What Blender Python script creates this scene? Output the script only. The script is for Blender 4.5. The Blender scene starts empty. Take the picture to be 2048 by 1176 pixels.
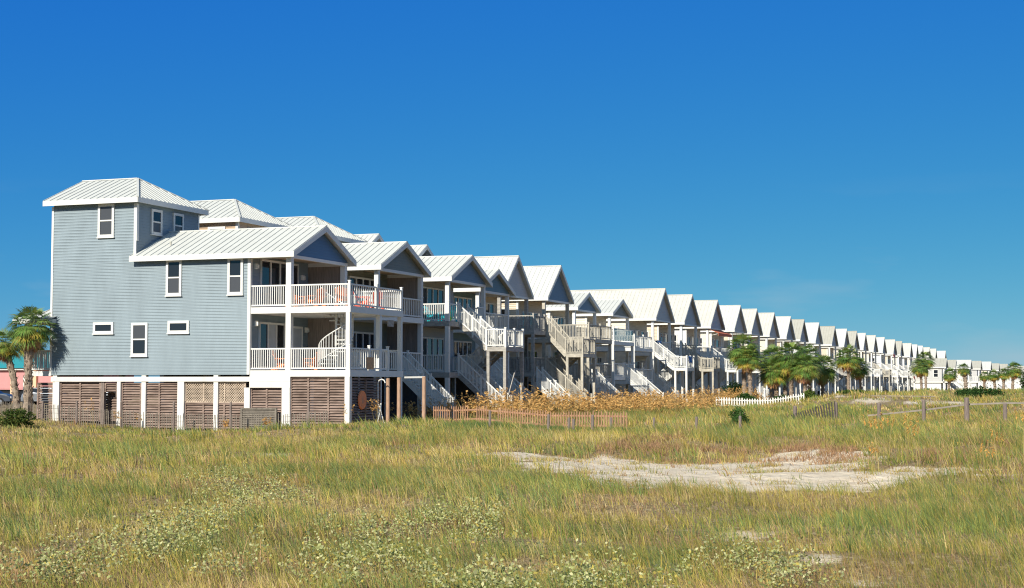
import bpy, bmesh, math, random
import numpy as np
from mathutils import Vector, Matrix
R = math.radians
PI = math.pi
S = bpy.context.scene
random.seed(7)

# ------------------------------------------------------------------ camera
EYE = 2.0
cd = bpy.data.cameras.new('camera')
cam = bpy.data.objects.new('camera', cd)
S.collection.objects.link(cam)
cam.location = (0, 0, EYE)
cam.rotation_euler = (R(90 + 3.245), 0, R(20.2))
cd.sensor_width = 36
cd.lens = 36 * 3139 / 2048
cd.clip_start = 0.3
cd.clip_end = 6000
S.camera = cam

# ------------------------------------------------------------------ sky and sun
SUN_EL, SUN_AZ = 32.0, 8.0          # azimuth: degrees from -Y towards -X
w = bpy.data.worlds.new('World')
S.world = w
w.use_nodes = True
nt = w.node_tree
for n in list(nt.nodes): nt.nodes.remove(n)
out = nt.nodes.new('ShaderNodeOutputWorld')
bg = nt.nodes.new('ShaderNodeBackground')
sky = nt.nodes.new('ShaderNodeTexSky')
sky.sky_type = 'NISHITA'
sky.sun_disc = False
sun_dir = Vector((-math.sin(R(SUN_AZ)) * math.cos(R(SUN_EL)), -math.cos(R(SUN_AZ)) * math.cos(R(SUN_EL)), math.sin(R(SUN_EL))))
sky.sun_elevation = R(SUN_EL)
sky.sun_rotation = math.atan2(sun_dir.x, sun_dir.y)
sky.altitude = 0
sky.air_density = 0.7
sky.dust_density = 0.0
sky.ozone_density = 6.0
# the photograph's deep polarised blue: each colour channel gets its own response curve
sep = nt.nodes.new('ShaderNodeSeparateColor'); cmb = nt.nodes.new('ShaderNodeCombineColor')
nt.links.new(sky.outputs[0], sep.inputs[0])
for i_, (pw_, k_) in enumerate(((1.50, .100), (.77, .70), (.07, 4.25))):
    pn = nt.nodes.new('ShaderNodeMath'); pn.operation = 'POWER'; pn.inputs[1].default_value = pw_
    mn = nt.nodes.new('ShaderNodeMath'); mn.operation = 'MULTIPLY'; mn.inputs[1].default_value = k_
    nt.links.new(sep.outputs[i_], pn.inputs[0]); nt.links.new(pn.outputs[0], mn.inputs[0]); nt.links.new(mn.outputs[0], cmb.inputs[i_])
# overhead, above the frame, the sky is paled and brightened as added shade fill
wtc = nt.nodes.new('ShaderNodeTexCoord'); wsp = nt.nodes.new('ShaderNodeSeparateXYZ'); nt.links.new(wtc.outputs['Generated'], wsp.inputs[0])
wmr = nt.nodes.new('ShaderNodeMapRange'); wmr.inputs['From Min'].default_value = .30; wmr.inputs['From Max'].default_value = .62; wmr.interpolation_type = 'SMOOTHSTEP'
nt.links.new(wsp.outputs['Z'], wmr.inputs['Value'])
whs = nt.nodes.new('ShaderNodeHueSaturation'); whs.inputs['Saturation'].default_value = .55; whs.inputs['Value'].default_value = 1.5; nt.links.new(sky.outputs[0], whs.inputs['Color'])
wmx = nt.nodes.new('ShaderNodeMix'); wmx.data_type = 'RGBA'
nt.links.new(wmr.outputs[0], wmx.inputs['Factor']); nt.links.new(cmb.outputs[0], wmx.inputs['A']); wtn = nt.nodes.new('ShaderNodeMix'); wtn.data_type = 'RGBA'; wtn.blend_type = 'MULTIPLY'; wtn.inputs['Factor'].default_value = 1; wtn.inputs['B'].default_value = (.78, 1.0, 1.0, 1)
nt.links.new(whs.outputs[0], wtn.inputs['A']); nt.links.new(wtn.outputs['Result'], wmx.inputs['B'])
# a few faint cirrus wisps low over the houses
wmp = nt.nodes.new('ShaderNodeMapping'); wmp.inputs['Scale'].default_value = (5, 5, 26); nt.links.new(wtc.outputs['Generated'], wmp.inputs[0])
wnz = nt.nodes.new('ShaderNodeTexNoise'); wnz.inputs['Scale'].default_value = 1.0; wnz.inputs['Detail'].default_value = 5; nt.links.new(wmp.outputs[0], wnz.inputs['Vector'])
wr = nt.nodes.new('ShaderNodeMapRange'); wr.inputs['From Min'].default_value = .54; wr.inputs['From Max'].default_value = .80; wr.inputs['To Max'].default_value = .55
nt.links.new(wnz.outputs[0], wr.inputs['Value'])
wb = nt.nodes.new('ShaderNodeMapRange'); wb.inputs['From Min'].default_value = .13; wb.inputs['From Max'].default_value = .05; nt.links.new(wsp.outputs['Z'], wb.inputs['Value'])
wm = nt.nodes.new('ShaderNodeMath'); wm.operation = 'MULTIPLY'; nt.links.new(wr.outputs[0], wm.inputs[0]); nt.links.new(wb.outputs[0], wm.inputs[1])
wm2 = nt.nodes.new('ShaderNodeMix'); wm2.data_type = 'RGBA'; wm2.inputs['B'].default_value = (3.4, 4.3, 4.9, 1)
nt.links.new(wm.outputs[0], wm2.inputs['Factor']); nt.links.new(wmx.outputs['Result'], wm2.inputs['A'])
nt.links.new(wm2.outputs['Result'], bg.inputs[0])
bg.inputs[1].default_value = 0.095
nt.links.new(bg.outputs[0], out.inputs[0])

sd = bpy.data.lights.new('sun', 'SUN')
sd.energy = 4.8
sd.angle = R(0.5)
sd.color = (1.0, 0.935, 0.82)
so = bpy.data.objects.new('sun', sd)
S.collection.objects.link(so)
so.rotation_euler = sun_dir.to_track_quat('Z', 'Y').to_euler()
so.location = (-40, -40, 60)

S.view_settings.view_transform = 'Standard'
S.view_settings.look = 'None'
S.view_settings.exposure = 0.4
S.view_settings.gamma = 1.0
S.view_settings.use_curve_mapping = False
S.cycles.filter_width = 1.15
S.cycles.use_denoising = True
S.cycles.denoiser = 'OPENIMAGEDENOISE'
S.cycles.denoising_input_passes = 'RGB_ALBEDO_NORMAL'
S.cycles.denoising_prefilter = 'NONE'
S.cycles.use_adaptive_sampling = False
S.cycles.sample_clamp_indirect = 4
S.cycles.max_bounces = 6
S.cycles.transparent_max_bounces = 6

# ------------------------------------------------------------------ materials
def lin(c):
    return tuple(((v / 255) / 12.92 if v / 255 <= 0.04045 else ((v / 255 + 0.055) / 1.055) ** 2.4) for v in c)

def mat(name, col, rough=0.6, var=0.0, vscale=1.0, col2=None, spec=0.3, metal=0.0, bump=0.0, bscale=20, stretch=(1, 1, 1), period=None, pdist=0.02):
    m = bpy.data.materials.new(name)
    m.use_nodes = True
    t = m.node_tree
    b = t.nodes['Principled BSDF']
    b.inputs['Roughness'].default_value = rough
    b.inputs['Specular IOR Level'].default_value = spec
    b.inputs['Metallic'].default_value = metal
    b.inputs['Base Color'].default_value = (*col, 1)
    tc = t.nodes.new('ShaderNodeTexCoord')
    mp = t.nodes.new('ShaderNodeMapping')
    mp.inputs['Scale'].default_value = stretch
    t.links.new(tc.outputs['Object'], mp.inputs[0])
    if var > 0 or col2:
        nz = t.nodes.new('ShaderNodeTexNoise')
        nz.inputs['Scale'].default_value = vscale
        nz.inputs['Detail'].default_value = 5
        nz.inputs['Roughness'].default_value = 0.65
        t.links.new(mp.outputs[0], nz.inputs['Vector'])
        rp = t.nodes.new('ShaderNodeValToRGB')
        rp.color_ramp.elements[0].position = 0.33
        rp.color_ramp.elements[1].position = 0.67
        c2 = col2 if col2 else tuple(c * (1 - var) for c in col)
        rp.color_ramp.elements[0].color = (*c2, 1)
        rp.color_ramp.elements[1].color = (*(tuple(min(1, c * (1 + var * .5)) for c in col)), 1)
        t.links.new(nz.outputs[0], rp.inputs[0])
        t.links.new(rp.outputs[0], b.inputs['Base Color'])
    h = None
    if bump > 0:
        n2 = t.nodes.new('ShaderNodeTexNoise')
        n2.inputs['Scale'].default_value = bscale
        n2.inputs['Detail'].default_value = 4
        t.links.new(mp.outputs[0], n2.inputs['Vector'])
        bp = t.nodes.new('ShaderNodeBump')
        bp.inputs['Strength'].default_value = bump
        bp.inputs['Distance'].default_value = 0.03
        t.links.new(n2.outputs[0], bp.inputs['Height'])
        h = bp
        t.links.new(bp.outputs[0], b.inputs['Normal'])
    if period:
        sp = t.nodes.new('ShaderNodeSeparateXYZ')
        t.links.new(tc.outputs['Object'], sp.inputs[0])
        dv = t.nodes.new('ShaderNodeMath'); dv.operation = 'DIVIDE'
        dv.inputs[1].default_value = period
        t.links.new(sp.outputs['Z'], dv.inputs[0])
        fr = t.nodes.new('ShaderNodeMath'); fr.operation = 'FRACT'
        t.links.new(dv.outputs[0], fr.inputs[0])
        iv = t.nodes.new('ShaderNodeMath'); iv.operation = 'SUBTRACT'
        iv.inputs[0].default_value = 1.0
        t.links.new(fr.outputs[0], iv.inputs[1])
        bp = t.nodes.new('ShaderNodeBump')
        bp.inputs['Strength'].default_value = 1.0
        bp.inputs['Distance'].default_value = pdist
        t.links.new(iv.outputs[0], bp.inputs['Height'])
        if h: t.links.new(h.outputs[0], bp.inputs['Normal'])
        t.links.new(bp.outputs[0], b.inputs['Normal'])
    return m

BP = 0.145
M = {}
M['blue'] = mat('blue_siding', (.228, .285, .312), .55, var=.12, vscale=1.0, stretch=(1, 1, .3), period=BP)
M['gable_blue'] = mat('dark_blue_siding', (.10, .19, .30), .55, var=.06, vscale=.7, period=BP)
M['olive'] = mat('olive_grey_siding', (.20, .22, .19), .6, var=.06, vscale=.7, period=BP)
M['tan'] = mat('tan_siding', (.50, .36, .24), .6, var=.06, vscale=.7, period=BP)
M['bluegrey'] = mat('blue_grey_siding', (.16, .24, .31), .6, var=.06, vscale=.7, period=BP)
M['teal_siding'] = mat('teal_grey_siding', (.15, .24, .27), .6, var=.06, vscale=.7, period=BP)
M['grey_siding'] = mat('grey_siding', (.40, .41, .40), .6, var=.05, vscale=.7, period=BP)
M['lgrey'] = mat('pale_grey_siding', (.50, .50, .48), .6, var=.05, vscale=.7, period=BP)
M['beige'] = mat('beige_siding', (.62, .53, .40), .6, var=.05, vscale=.7, period=BP)
M['cream_siding'] = mat('cream_siding', (.68, .63, .52), .6, var=.05, vscale=.7, period=BP)
M['white_siding'] = mat('white_siding', (.68, .69, .68), .6, var=.05, vscale=.7, period=BP)
M['white'] = mat('white_paint', (.68, .675, .63), .5, var=.05, vscale=2.5)
M['skirt'] = mat('stained_white_paint', (.74, .71, .63), .6, var=.16, vscale=1.2, stretch=(1, 1, .4))
M['roof_white'] = mat('white_metal_roof', (.56, .57, .53), .55, var=.07, vscale=1.0, spec=.25)
M['roof_cream'] = mat('cream_metal_roof', (.55, .54, .48), .6, var=.09, vscale=.9, spec=.25)
M['roof_grey'] = mat('grey_metal_roof', (.42, .41, .35), .6, var=.09, vscale=.9, spec=.25)
M['soffit'] = mat('tan_porch_ceiling', (.52, .38, .24), .7, var=.08, vscale=2)
M['wood_grey'] = mat('weathered_grey_wood', (.38, .36, .32), .8, var=.3, vscale=3, bump=.3, stretch=(1, 1, 3))
M['wood_tan'] = mat('sunbleached_tan_wood', (.47, .435, .355), .8, var=.25, vscale=3, bump=.3)
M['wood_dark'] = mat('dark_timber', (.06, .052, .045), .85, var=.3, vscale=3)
M['louver'] = mat('weathered_brown_slats', (.28, .205, .165), .8, col2=(.13, .09, .07), vscale=2.2, var=.3, stretch=(.5, 1, 3))
M['plank'] = mat('brown_plank_wall', (.27, .22, .18), .75, var=.3, vscale=5, stretch=(4, 4, .3))
M['lattice'] = mat('pale_lattice_wood', (.50, .40, .30), .8, var=.25, vscale=3)
M['post'] = mat('grey_round_post', (.22, .175, .15), .85, var=.35, vscale=6, bump=.5, stretch=(3, 3, .5))
M['post_red'] = mat('reddish_timber_post', (.42, .27, .18), .85, var=.3, vscale=5, bump=.4, stretch=(3, 3, .5))
M['rail_old'] = mat('old_grey_brown_board', (.27, .235, .19), .85, var=.3, vscale=4)
M['slat'] = mat('grey_fence_slat', (.20, .175, .14), .85, var=.35, vscale=5)
M['picket'] = mat('orange_brown_picket', (.38, .215, .125), .75, var=.25, vscale=4)
M['wpicket'] = mat('white_picket', (.75, .73, .66), .6, var=.1, vscale=3)
M['orange'] = mat('orange_plastic', (.80, .25, .09), .5, var=.08, vscale=4)
M['red'] = mat('red_orange_plastic', (.72, .12, .06), .5, var=.08, vscale=4)
M['teal'] = mat('turquoise_plastic', (.02, .50, .58), .5, var=.08, vscale=4)
M['green'] = mat('lime_plastic', (.30, .65, .06), .5, var=.1, vscale=4)
M['bluecloth'] = mat('blue_cloth', (.04, .16, .42), .8, var=.15, vscale=5)
M['redcloth'] = mat('red_cloth', (.62, .06, .07), .8, var=.15, vscale=5)
M['awning'] = mat('terracotta_awning_cloth', (.60, .17, .08), .8, var=.12, vscale=3)
M['lamp'] = mat('white_lamp_glass', (.8, .78, .7), .3)
M['blind'] = mat('pale_window_blind', (.60, .64, .66), .5, var=.05, vscale=2)
M['curtain'] = mat('grey_curtain', (.42, .45, .47), .6, var=.1, vscale=3)
M['wood_chair'] = mat('wooden_chair', (.5, .3, .15), .6, var=.15, vscale=4)
g = bpy.data.materials.new('dark_window_glass'); g.use_nodes = True
b_ = g.node_tree.nodes['Principled BSDF']
b_.inputs['Base Color'].default_value = (.018, .022, .028, 1)
b_.inputs['Roughness'].default_value = .06
b_.inputs['Specular IOR Level'].default_value = .5
M['glass'] = g
g2 = bpy.data.materials.new('screened_window_glass'); g2.use_nodes = True
b_ = g2.node_tree.nodes['Principled BSDF']
b_.inputs['Base Color'].default_value = (.055, .06, .068, 1)
b_.inputs['Roughness'].default_value = .35
M['screen'] = g2
g3 = bpy.data.materials.new('clear_railing_glass'); g3.use_nodes = True
b_ = g3.node_tree.nodes['Principled BSDF']
b_.inputs['Base Color'].default_value = (.35, .55, .52, 1)
b_.inputs['Roughness'].default_value = .1
b_.inputs['Alpha'].default_value = .45
M['railglass'] = g3

def attr_mat(name, rough=.6, trans=0.25, spec=.2, nscale=.35, patch=None):
    """leafy material: per-leaf colour attribute 'col', some light passing through"""
    m = bpy.data.materials.new(name); m.use_nodes = True
    t = m.node_tree
    b = t.nodes['Principled BSDF']
    b.inputs['Roughness'].default_value = rough
    b.inputs['Specular IOR Level'].default_value = spec
    a = t.nodes.new('ShaderNodeAttribute'); a.attribute_name = 'col'
    o = [n for n in t.nodes if n.type == 'OUTPUT_MATERIAL'][0]
    tr = t.nodes.new('ShaderNodeBsdfTranslucent')
    mx = t.nodes.new('ShaderNodeMixShader'); mx.inputs[0].default_value = trans
    t.links.new(a.outputs['Color'], b.inputs['Base Color'])
    t.links.new(a.outputs['Color'], tr.inputs['Color'])
    t.links.new(b.outputs[0], mx.inputs[1]); t.links.new(tr.outputs[0], mx.inputs[2])
    t.links.new(mx.outputs[0], o.inputs['Surface'])
    return m
M['leaf'] = attr_mat('leaf_material', .75, .3, .1)
M['frond'] = attr_mat('palm_frond_material', .45, .2, .4)
M['grass'] = attr_mat('grass_material', .7, .35, .1)
M['trunk'] = mat('palm_trunk_bark', (.30, .235, .175), .9, var=.4, vscale=7, bump=.6, bscale=12)
M['dead'] = attr_mat('dead_frond_material', .8, .2, .1)

# ------------------------------------------------------------------ mesh helpers
COL = S.collection
class MB:
    def __init__(s): s.v = []; s.f = []
    def add(s, vs, fs):
        k = len(s.v); s.v.extend(vs); s.f.extend([tuple(i + k for i in f) for f in fs]); return s
    def box(s, x0, x1, y0, y1, z0, z1):
        return s.add([(x0,y0,z0),(x1,y0,z0),(x1,y1,z0),(x0,y1,z0),(x0,y0,z1),(x1,y0,z1),(x1,y1,z1),(x0,y1,z1)],
                     [(0,3,2,1),(4,5,6,7),(0,1,5,4),(1,2,6,5),(2,3,7,6),(3,0,4,7)])
    def bar(s, p0, p1, w, h, up=(0,0,1)):
        p0 = Vector(p0); p1 = Vector(p1); d = (p1 - p0)
        if d.length < 1e-6: return s
        d.normalize(); up = Vector(up)
        sd_ = d.cross(up)
        if sd_.length < 1e-4: sd_ = Vector((1,0,0)); 
        sd_.normalize(); u = sd_.cross(d)
        a = sd_ * (w/2); c = u * (h/2)
        vs = [tuple(p + x * a + y * c) for p in (p0, p1) for x, y in ((-1,-1),(1,-1),(1,1),(-1,1))]
        return s.add(vs, [(0,1,2,3),(7,6,5,4),(0,4,5,1),(1,5,6,2),(2,6,7,3),(3,7,4,0)])
    def tube(s, pts, rad, n=8):
        k = len(s.v); m = len(pts)
        for i, p in enumerate(pts):
            p = Vector(p)
            a = Vector(pts[max(0, i-1)]); b = Vector(pts[min(m-1, i+1)])
            d = (b - a).normalized()
            e = d.cross(Vector((0,0,1)))
            if e.length < .05: e = Vector((1,0,0))
            e.normalize(); f = e.cross(d)
            r = rad[i] if isinstance(rad, (list, tuple)) else rad
            for j in range(n):
                t = 2*PI*j/n
                s.v.append(tuple(p + e*(r*math.cos(t)) + f*(r*math.sin(t))))
        for i in range(m-1):
            for j in range(n):
                j2 = (j+1) % n
                s.f.append((k+i*n+j, k+i*n+j2, k+(i+1)*n+j2, k+(i+1)*n+j))
        s.f.append(tuple(k+j for j in reversed(range(n)))); s.f.append(tuple(k+(m-1)*n+j for j in range(n)))
        return s
    def build(s, name, m, parent=None, label=None, smooth=False):
        me = bpy.data.meshes.new(name)
        me.from_pydata([tuple(map(float, v)) for v in s.v], [], s.f)
        me.materials.append(m)
        if smooth: me.polygons.foreach_set('use_smooth', [True]*len(me.polygons))
        me.update()
        o = bpy.data.objects.new(name, me); COL.objects.link(o)
        if parent is not None: o.parent = parent
        if label: o['label'] = label
        return o

def tag(o, label=None, cat=None, group=None, kind=None):
    if label: o['label'] = label
    if cat: o['category'] = cat
    if group: o['group'] = group
    if kind: o['kind'] = kind
    return o
def empty(name, loc, rz=0, label=None, cat=None, group=None):
    o = bpy.data.objects.new(name, None); COL.objects.link(o)
    o.empty_display_size = .3
    o.location = loc; o.rotation_euler = (0, 0, rz)
    return tag(o, label, cat, group)
def copy_tree(o, parent=None):
    c = o.copy(); COL.objects.link(c)
    if parent is not None: c.parent = parent
    for ch in list(o.children): copy_tree(ch, c)
    return c

# numpy value noise
def _h(ix, iy, seed):
    n = (ix.astype(np.int64) * 374761393 + iy.astype(np.int64) * 668265263 + seed * 1442695041) & 0x7fffffff
    n = ((n ^ (n >> 13)) * 1274126177) & 0x7fffffff
    return ((n ^ (n >> 16)) & 0xffff) / 65535.0
def vn(x, y, sc, seed):
    x = np.asarray(x, float) / sc; y = np.asarray(y, float) / sc
    ix = np.floor(x); iy = np.floor(y); fx = x - ix; fy = y - iy
    fx = fx*fx*(3-2*fx); fy = fy*fy*(3-2*fy)
    a = _h(ix, iy, seed); b = _h(ix+1, iy, seed); c = _h(ix, iy+1, seed); d = _h(ix+1, iy+1, seed)
    return (a*(1-fx)+b*fx)*(1-fy) + (c*(1-fx)+d*fx)*fy
def fbm(x, y, sc, seed, o=3):
    r = 0; a = 1; t = 0
    for i in range(o):
        r = r + a*vn(x, y, sc/2**i, seed+i*17); t += a; a *= .5
    return r/t
def sst(a, b, x):
    t = np.clip((np.asarray(x, float)-a)/(b-a), 0, 1); return t*t*(3-2*t)

# ------------------------------------------------------------------ terrain
def H(x, y):
    x = np.asarray(x, float); y = np.asarray(y, float)
    front = sst(-34, -27, x) * 1.0 + (1-sst(-34, -27, x)) * (1-sst(55, 62, y))
    h = (fbm(x, y, 9, 3) - .5) * .55 * front + (fbm(x, y, 2.2, 5, 2) - .5) * .24 * front
    h = h + (fbm(x, y, 30, 11, 2) - .5) * .35 * front
    # bank at the near side of the open sand
    h = h + .22*np.exp(-((x+13.5)/5.0)**2 - ((y-29.5)/3.0)**2)
    # shallow hollow in front of the nearest house, ground rising under the palms
    nb = sst(44, 54, y)*(1-sst(69, 74, y))
    h = h - .34*np.exp(-((x+38.5)/6.5)**2)*nb + .20*np.exp(-((x+51)/4.5)**2)*sst(54, 62, y)*(1-sst(69, 74, y))
    # hummocks along the far side of the sand
    h = h + .30*np.exp(-((y-46-(x+8)*-.2)/2.2)**2)*sst(-15, -12, x)*(1-sst(-3, -1, x))*fbm(x, y, 1.6, 13, 2)
    # low dune on the right, far side
    du = sst(-24, -15, x) * sst(88, 124, y) * (1 - .55*sst(170, 260, y))
    h = h + du * (0.95 + (fbm(x, y, 14, 23) - .5) * .7)
    h = h + .30*np.exp(-((x+18.2)/3.0)**2 - ((y-124)/6.0)**2)
    h = h - .25*sst(300, 420, y)
    return h
def H1(x, y): return float(H(np.array([x]), np.array([y]))[0])

SANDP = [(-16.15,40.15),(-15.76,42.26),(-14.6,43.74),(-12.36,42.83),(-10.09,42.37),(-9.65,44.85),(-8.75,46.98),(-7.75,50.11),(-6.27,46.09),(-4.84,43.38),(-3.36,41.09),(-2.45,38.24),(-2.09,34.86),(-2.6,31.74),(-3.69,33.0),(-4.0,30.76),(-4.81,30.46),(-6.16,29.96),(-7.49,30.59),(-8.53,29.56),(-9.83,30.74),(-11.5,33.38),(-13.76,37.26)]
def poly_sd(x, y, P):
    x = np.asarray(x, float); y = np.asarray(y, float)
    ins = np.zeros(x.shape, bool); dm = np.full(x.shape, 1e9)
    n = len(P)
    for i in range(n):
        x0, y0 = P[i]; x1, y1 = P[(i+1) % n]
        c = ((y0 > y) != (y1 > y)) & (x < (x1-x0)*(y-y0)/((y1-y0) if y1 != y0 else 1e-9)+x0)
        ins ^= c
        t = np.clip(((x-x0)*(x1-x0)+(y-y0)*(y1-y0))/((x1-x0)**2+(y1-y0)**2), 0, 1)
        dm = np.minimum(dm, np.hypot(x-(x0+t*(x1-x0)), y-(y0+t*(y1-y0))))
    return np.where(ins, dm, -dm)
BARREN = [(-21.4,39,1.2,.4),(-20.9,31.6,.9,.4),(-7.3,12.4,.7,.35),(-5.0,13.2,.5,.25),(-5.0,23.5,.9,.5),(-3.15,19.5,.5,.3),(-1.8,16,.45,.25),(-21.3,41,1.2,.4),(-24.4,31.6,.8,.4),(-2.5,17.8,.4,.3),(-.6,15,.6,.4),(-3.2,14.2,.3,.2)]
def sandmask(x, y):
    """1 on open sand, 0 where plants cover the ground"""
    x = np.asarray(x, float); y = np.asarray(y, float)
    d = poly_sd(x, y, SANDP) + (fbm(x, y, 2.6, 41) - .5)*3.4 + (fbm(x, y, .8, 47, 2)-.5)*2.4 - .15
    right = sst(-8.5, -4.5, x)
    m = sst(-.3, .9, d - (.35+.65*right)*(fbm(x, y, 1.3, 51)-.30)*3.2)
    for (bx, by, rx, ry) in BARREN:
        e = 1 - np.hypot((x-bx)/rx, (y-by)/(ry*2.2)) + (fbm(x, y, .8, 61)-.5)*1.2
        m = np.maximum(m, sst(-.3, .9, e)*.6)
    br = sst(-8.5, -3, x)*(1-sst(17, 25, y))*sst(.56, .72, .6*fbm(x, y, 1.4, 201)+.4*fbm(x, y, .5, 203))
    m = np.maximum(m, br*.62)
    e = 1 - np.hypot((x+18.4)/2.4, (y-124)/5) + (fbm(x, y, 1.5, 61)-.5)*.6
    m = np.maximum(m, sst(0, .4, e))
    e = 1 - np.hypot((x+11)/6, (y-112)/4) + (fbm(x, y, 1.5, 64)-.5)*1.5
    m = np.maximum(m, sst(0.1, .5, e)*.8)
    return m

def axis(lo, hi, step, far_lo, far_hi):
    a = list(np.arange(lo, hi+.001, step))
    s_ = step; v = hi
    while v < far_hi: s_ *= 1.18; v += s_; a.append(v)
    s_ = step; v = lo; pre = []
    while v > far_lo: s_ *= 1.18; v -= s_; pre.append(v)
    return np.array(pre[::-1] + a)
xs = axis(-32, 8, .3, -3500, 3500); ys = axis(9, 62, .3, -400, 5000)
gx, gy = np.meshgrid(xs, ys)
gz = H(gx, gy)
sm = sandmask(gx.ravel(), gy.ravel())
nx, ny = len(xs), len(ys)
me = bpy.data.meshes.new('ground')
V = np.stack([gx.ravel(), gy.ravel(), gz.ravel()], 1)
me.vertices.add(nx*ny); me.vertices.foreach_set('co', V.ravel())
ii = (np.arange(ny-1)[:, None]*nx + np.arange(nx-1)[None, :]).ravel()
F = np.stack([ii, ii+1, ii+nx+1, ii+nx], 1)
me.loops.add(F.size); me.loops.foreach_set('vertex_index', F.ravel())
me.polygons.add(len(F)); me.polygons.foreach_set('loop_start', np.arange(len(F))*4); me.polygons.foreach_set('loop_total', np.full(len(F), 4))
me.polygons.foreach_set('use_smooth', np.ones(len(F), bool))
me.update(calc_edges=True)
at = me.attributes.new('sand', 'FLOAT', 'POINT'); at.data.foreach_set('value', sm)
gm = bpy.data.materials.new('sandy_ground'); gm.use_nodes = True
t = gm.node_tree; b = t.nodes['Principled BSDF']; b.inputs['Roughness'].default_value = .95; b.inputs['Specular IOR Level'].default_value = .1
tc = t.nodes.new('ShaderNodeTexCoord')
def noise(sc, det=5, ro=.6):
    n = t.nodes.new('ShaderNodeTexNoise'); n.inputs['Scale'].default_value = sc; n.inputs['Detail'].default_value = det; n.inputs['Roughness'].default_value = ro
    t.links.new(tc.outputs['Object'], n.inputs['Vector']); return n
def ramp(src, stops):
    r = t.nodes.new('ShaderNodeValToRGB'); el = r.color_ramp.elements
    el[0].position, el[0].color = stops[0][0], (*stops[0][1], 1); el[1].position, el[1].color = stops[-1][0], (*stops[-1][1], 1)
    for p, c in stops[1:-1]: e = el.new(p); e.color = (*c, 1)
    t.links.new(src, r.inputs[0]); return r
litter = ramp(noise(9, 6, .7).outputs[0], [(.3, (.12, .09, .05)), (.48, (.26, .19, .10)), (.6, (.38, .30, .17)), (.72, (.56, .47, .33))])
sandc = ramp(noise(2.2, 6, .65).outputs[0], [(.3, (.58, .48, .35)), (.55, (.70, .60, .45)), (.75, (.78, .69, .53))])
sa = t.nodes.new('ShaderNodeAttribute'); sa.attribute_name = 'sand'
nn = noise(5, 5, .7)
ad = t.nodes.new('ShaderNodeMath'); ad.operation = 'MULTIPLY_ADD'; ad.inputs[1].default_value = 1.0
t.links.new(sa.outputs['Fac'], ad.inputs[0])
sb = t.nodes.new('ShaderNodeMath'); sb.operation = 'SUBTRACT'; sb.inputs[1].default_value = .5
t.links.new(nn.outputs[0], sb.inputs[0]); t.links.new(sb.outputs[0], ad.inputs[2])
mr = t.nodes.new('ShaderNodeMapRange'); mr.inputs['From Min'].default_value = .3; mr.inputs['From Max'].default_value = .6
t.links.new(ad.outputs[0], mr.inputs['Value'])
mx = t.nodes.new('ShaderNodeMix'); mx.data_type = 'RGBA'
t.links.new(mr.outputs[0], mx.inputs['Factor']); t.links.new(litter.outputs[0], mx.inputs['A']); t.links.new(sandc.outputs[0], mx.inputs['B'])
t.links.new(mx.outputs['Result'], b.inputs['Base Color'])
bp = t.nodes.new('ShaderNodeBump'); bp.inputs['Strength'].default_value = .7; bp.inputs['Distance'].default_value = .14
n6 = noise(6, 6, .65); vo = t.nodes.new('ShaderNodeTexVoronoi'); vo.inputs['Scale'].default_value = 2.6; vo.feature = 'SMOOTH_F1'
t.links.new(tc.outputs['Object'], vo.inputs['Vector'])
am = t.nodes.new('ShaderNodeMath'); am.operation = 'ADD'; t.links.new(n6.outputs[0], am.inputs[0]); t.links.new(vo.outputs['Distance'], am.inputs[1])
t.links.new(am.outputs[0], bp.inputs['Height']); t.links.new(bp.outputs[0], b.inputs['Normal'])
me.materials.append(gm)
ground = bpy.data.objects.new('ground', me); COL.objects.link(ground); tag(ground, kind='structure')

# ------------------------------------------------------------------ building pieces
def rail(mb, p0, p1, h=1.02, pitch=.115, bw=.038, top=.07, low=.09):
    p0 = Vector(p0); p1 = Vector(p1); up = Vector((0,0,1))
    mb.bar(p0+up*h, p1+up*h, .075, top); mb.bar(p0+up*low, p1+up*low, .05, .07)
    L = (p1-p0).length; n = max(1, int(L/pitch))
    for i in range(1, n):
        q = p0.lerp(p1, i/n)
        mb.box(q.x-bw/2, q.x+bw/2, q.y-bw/2, q.y+bw/2, q.z+low, q.z+h)
def rpost(mb, x, y, z, h=1.15, s=.11):
    mb.box(x-s/2, x+s/2, y-s/2, y+s/2, z, z+h)
    mb.box(x-s*.65, x+s*.65, y-s*.65, y+s*.65, z+h, z+h+.05)

def boards(mb, x0, x1, y, z0, z1, lip=.026, lean=.003):
    """lapped siding on a wall that faces -y"""
    z = z0
    while z < z1-.01:
        zt = min(z+BP, z1)
        k = len(mb.v)
        mb.v += [(x0,y-lip,z),(x1,y-lip,z),(x1,y-lean,zt),(x0,y-lean,zt),(x0,y-.001,z),(x1,y-.001,z)]
        mb.f += [(k,k+1,k+2,k+3),(k+4,k+5,k+1,k)]
        z += BP

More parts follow.
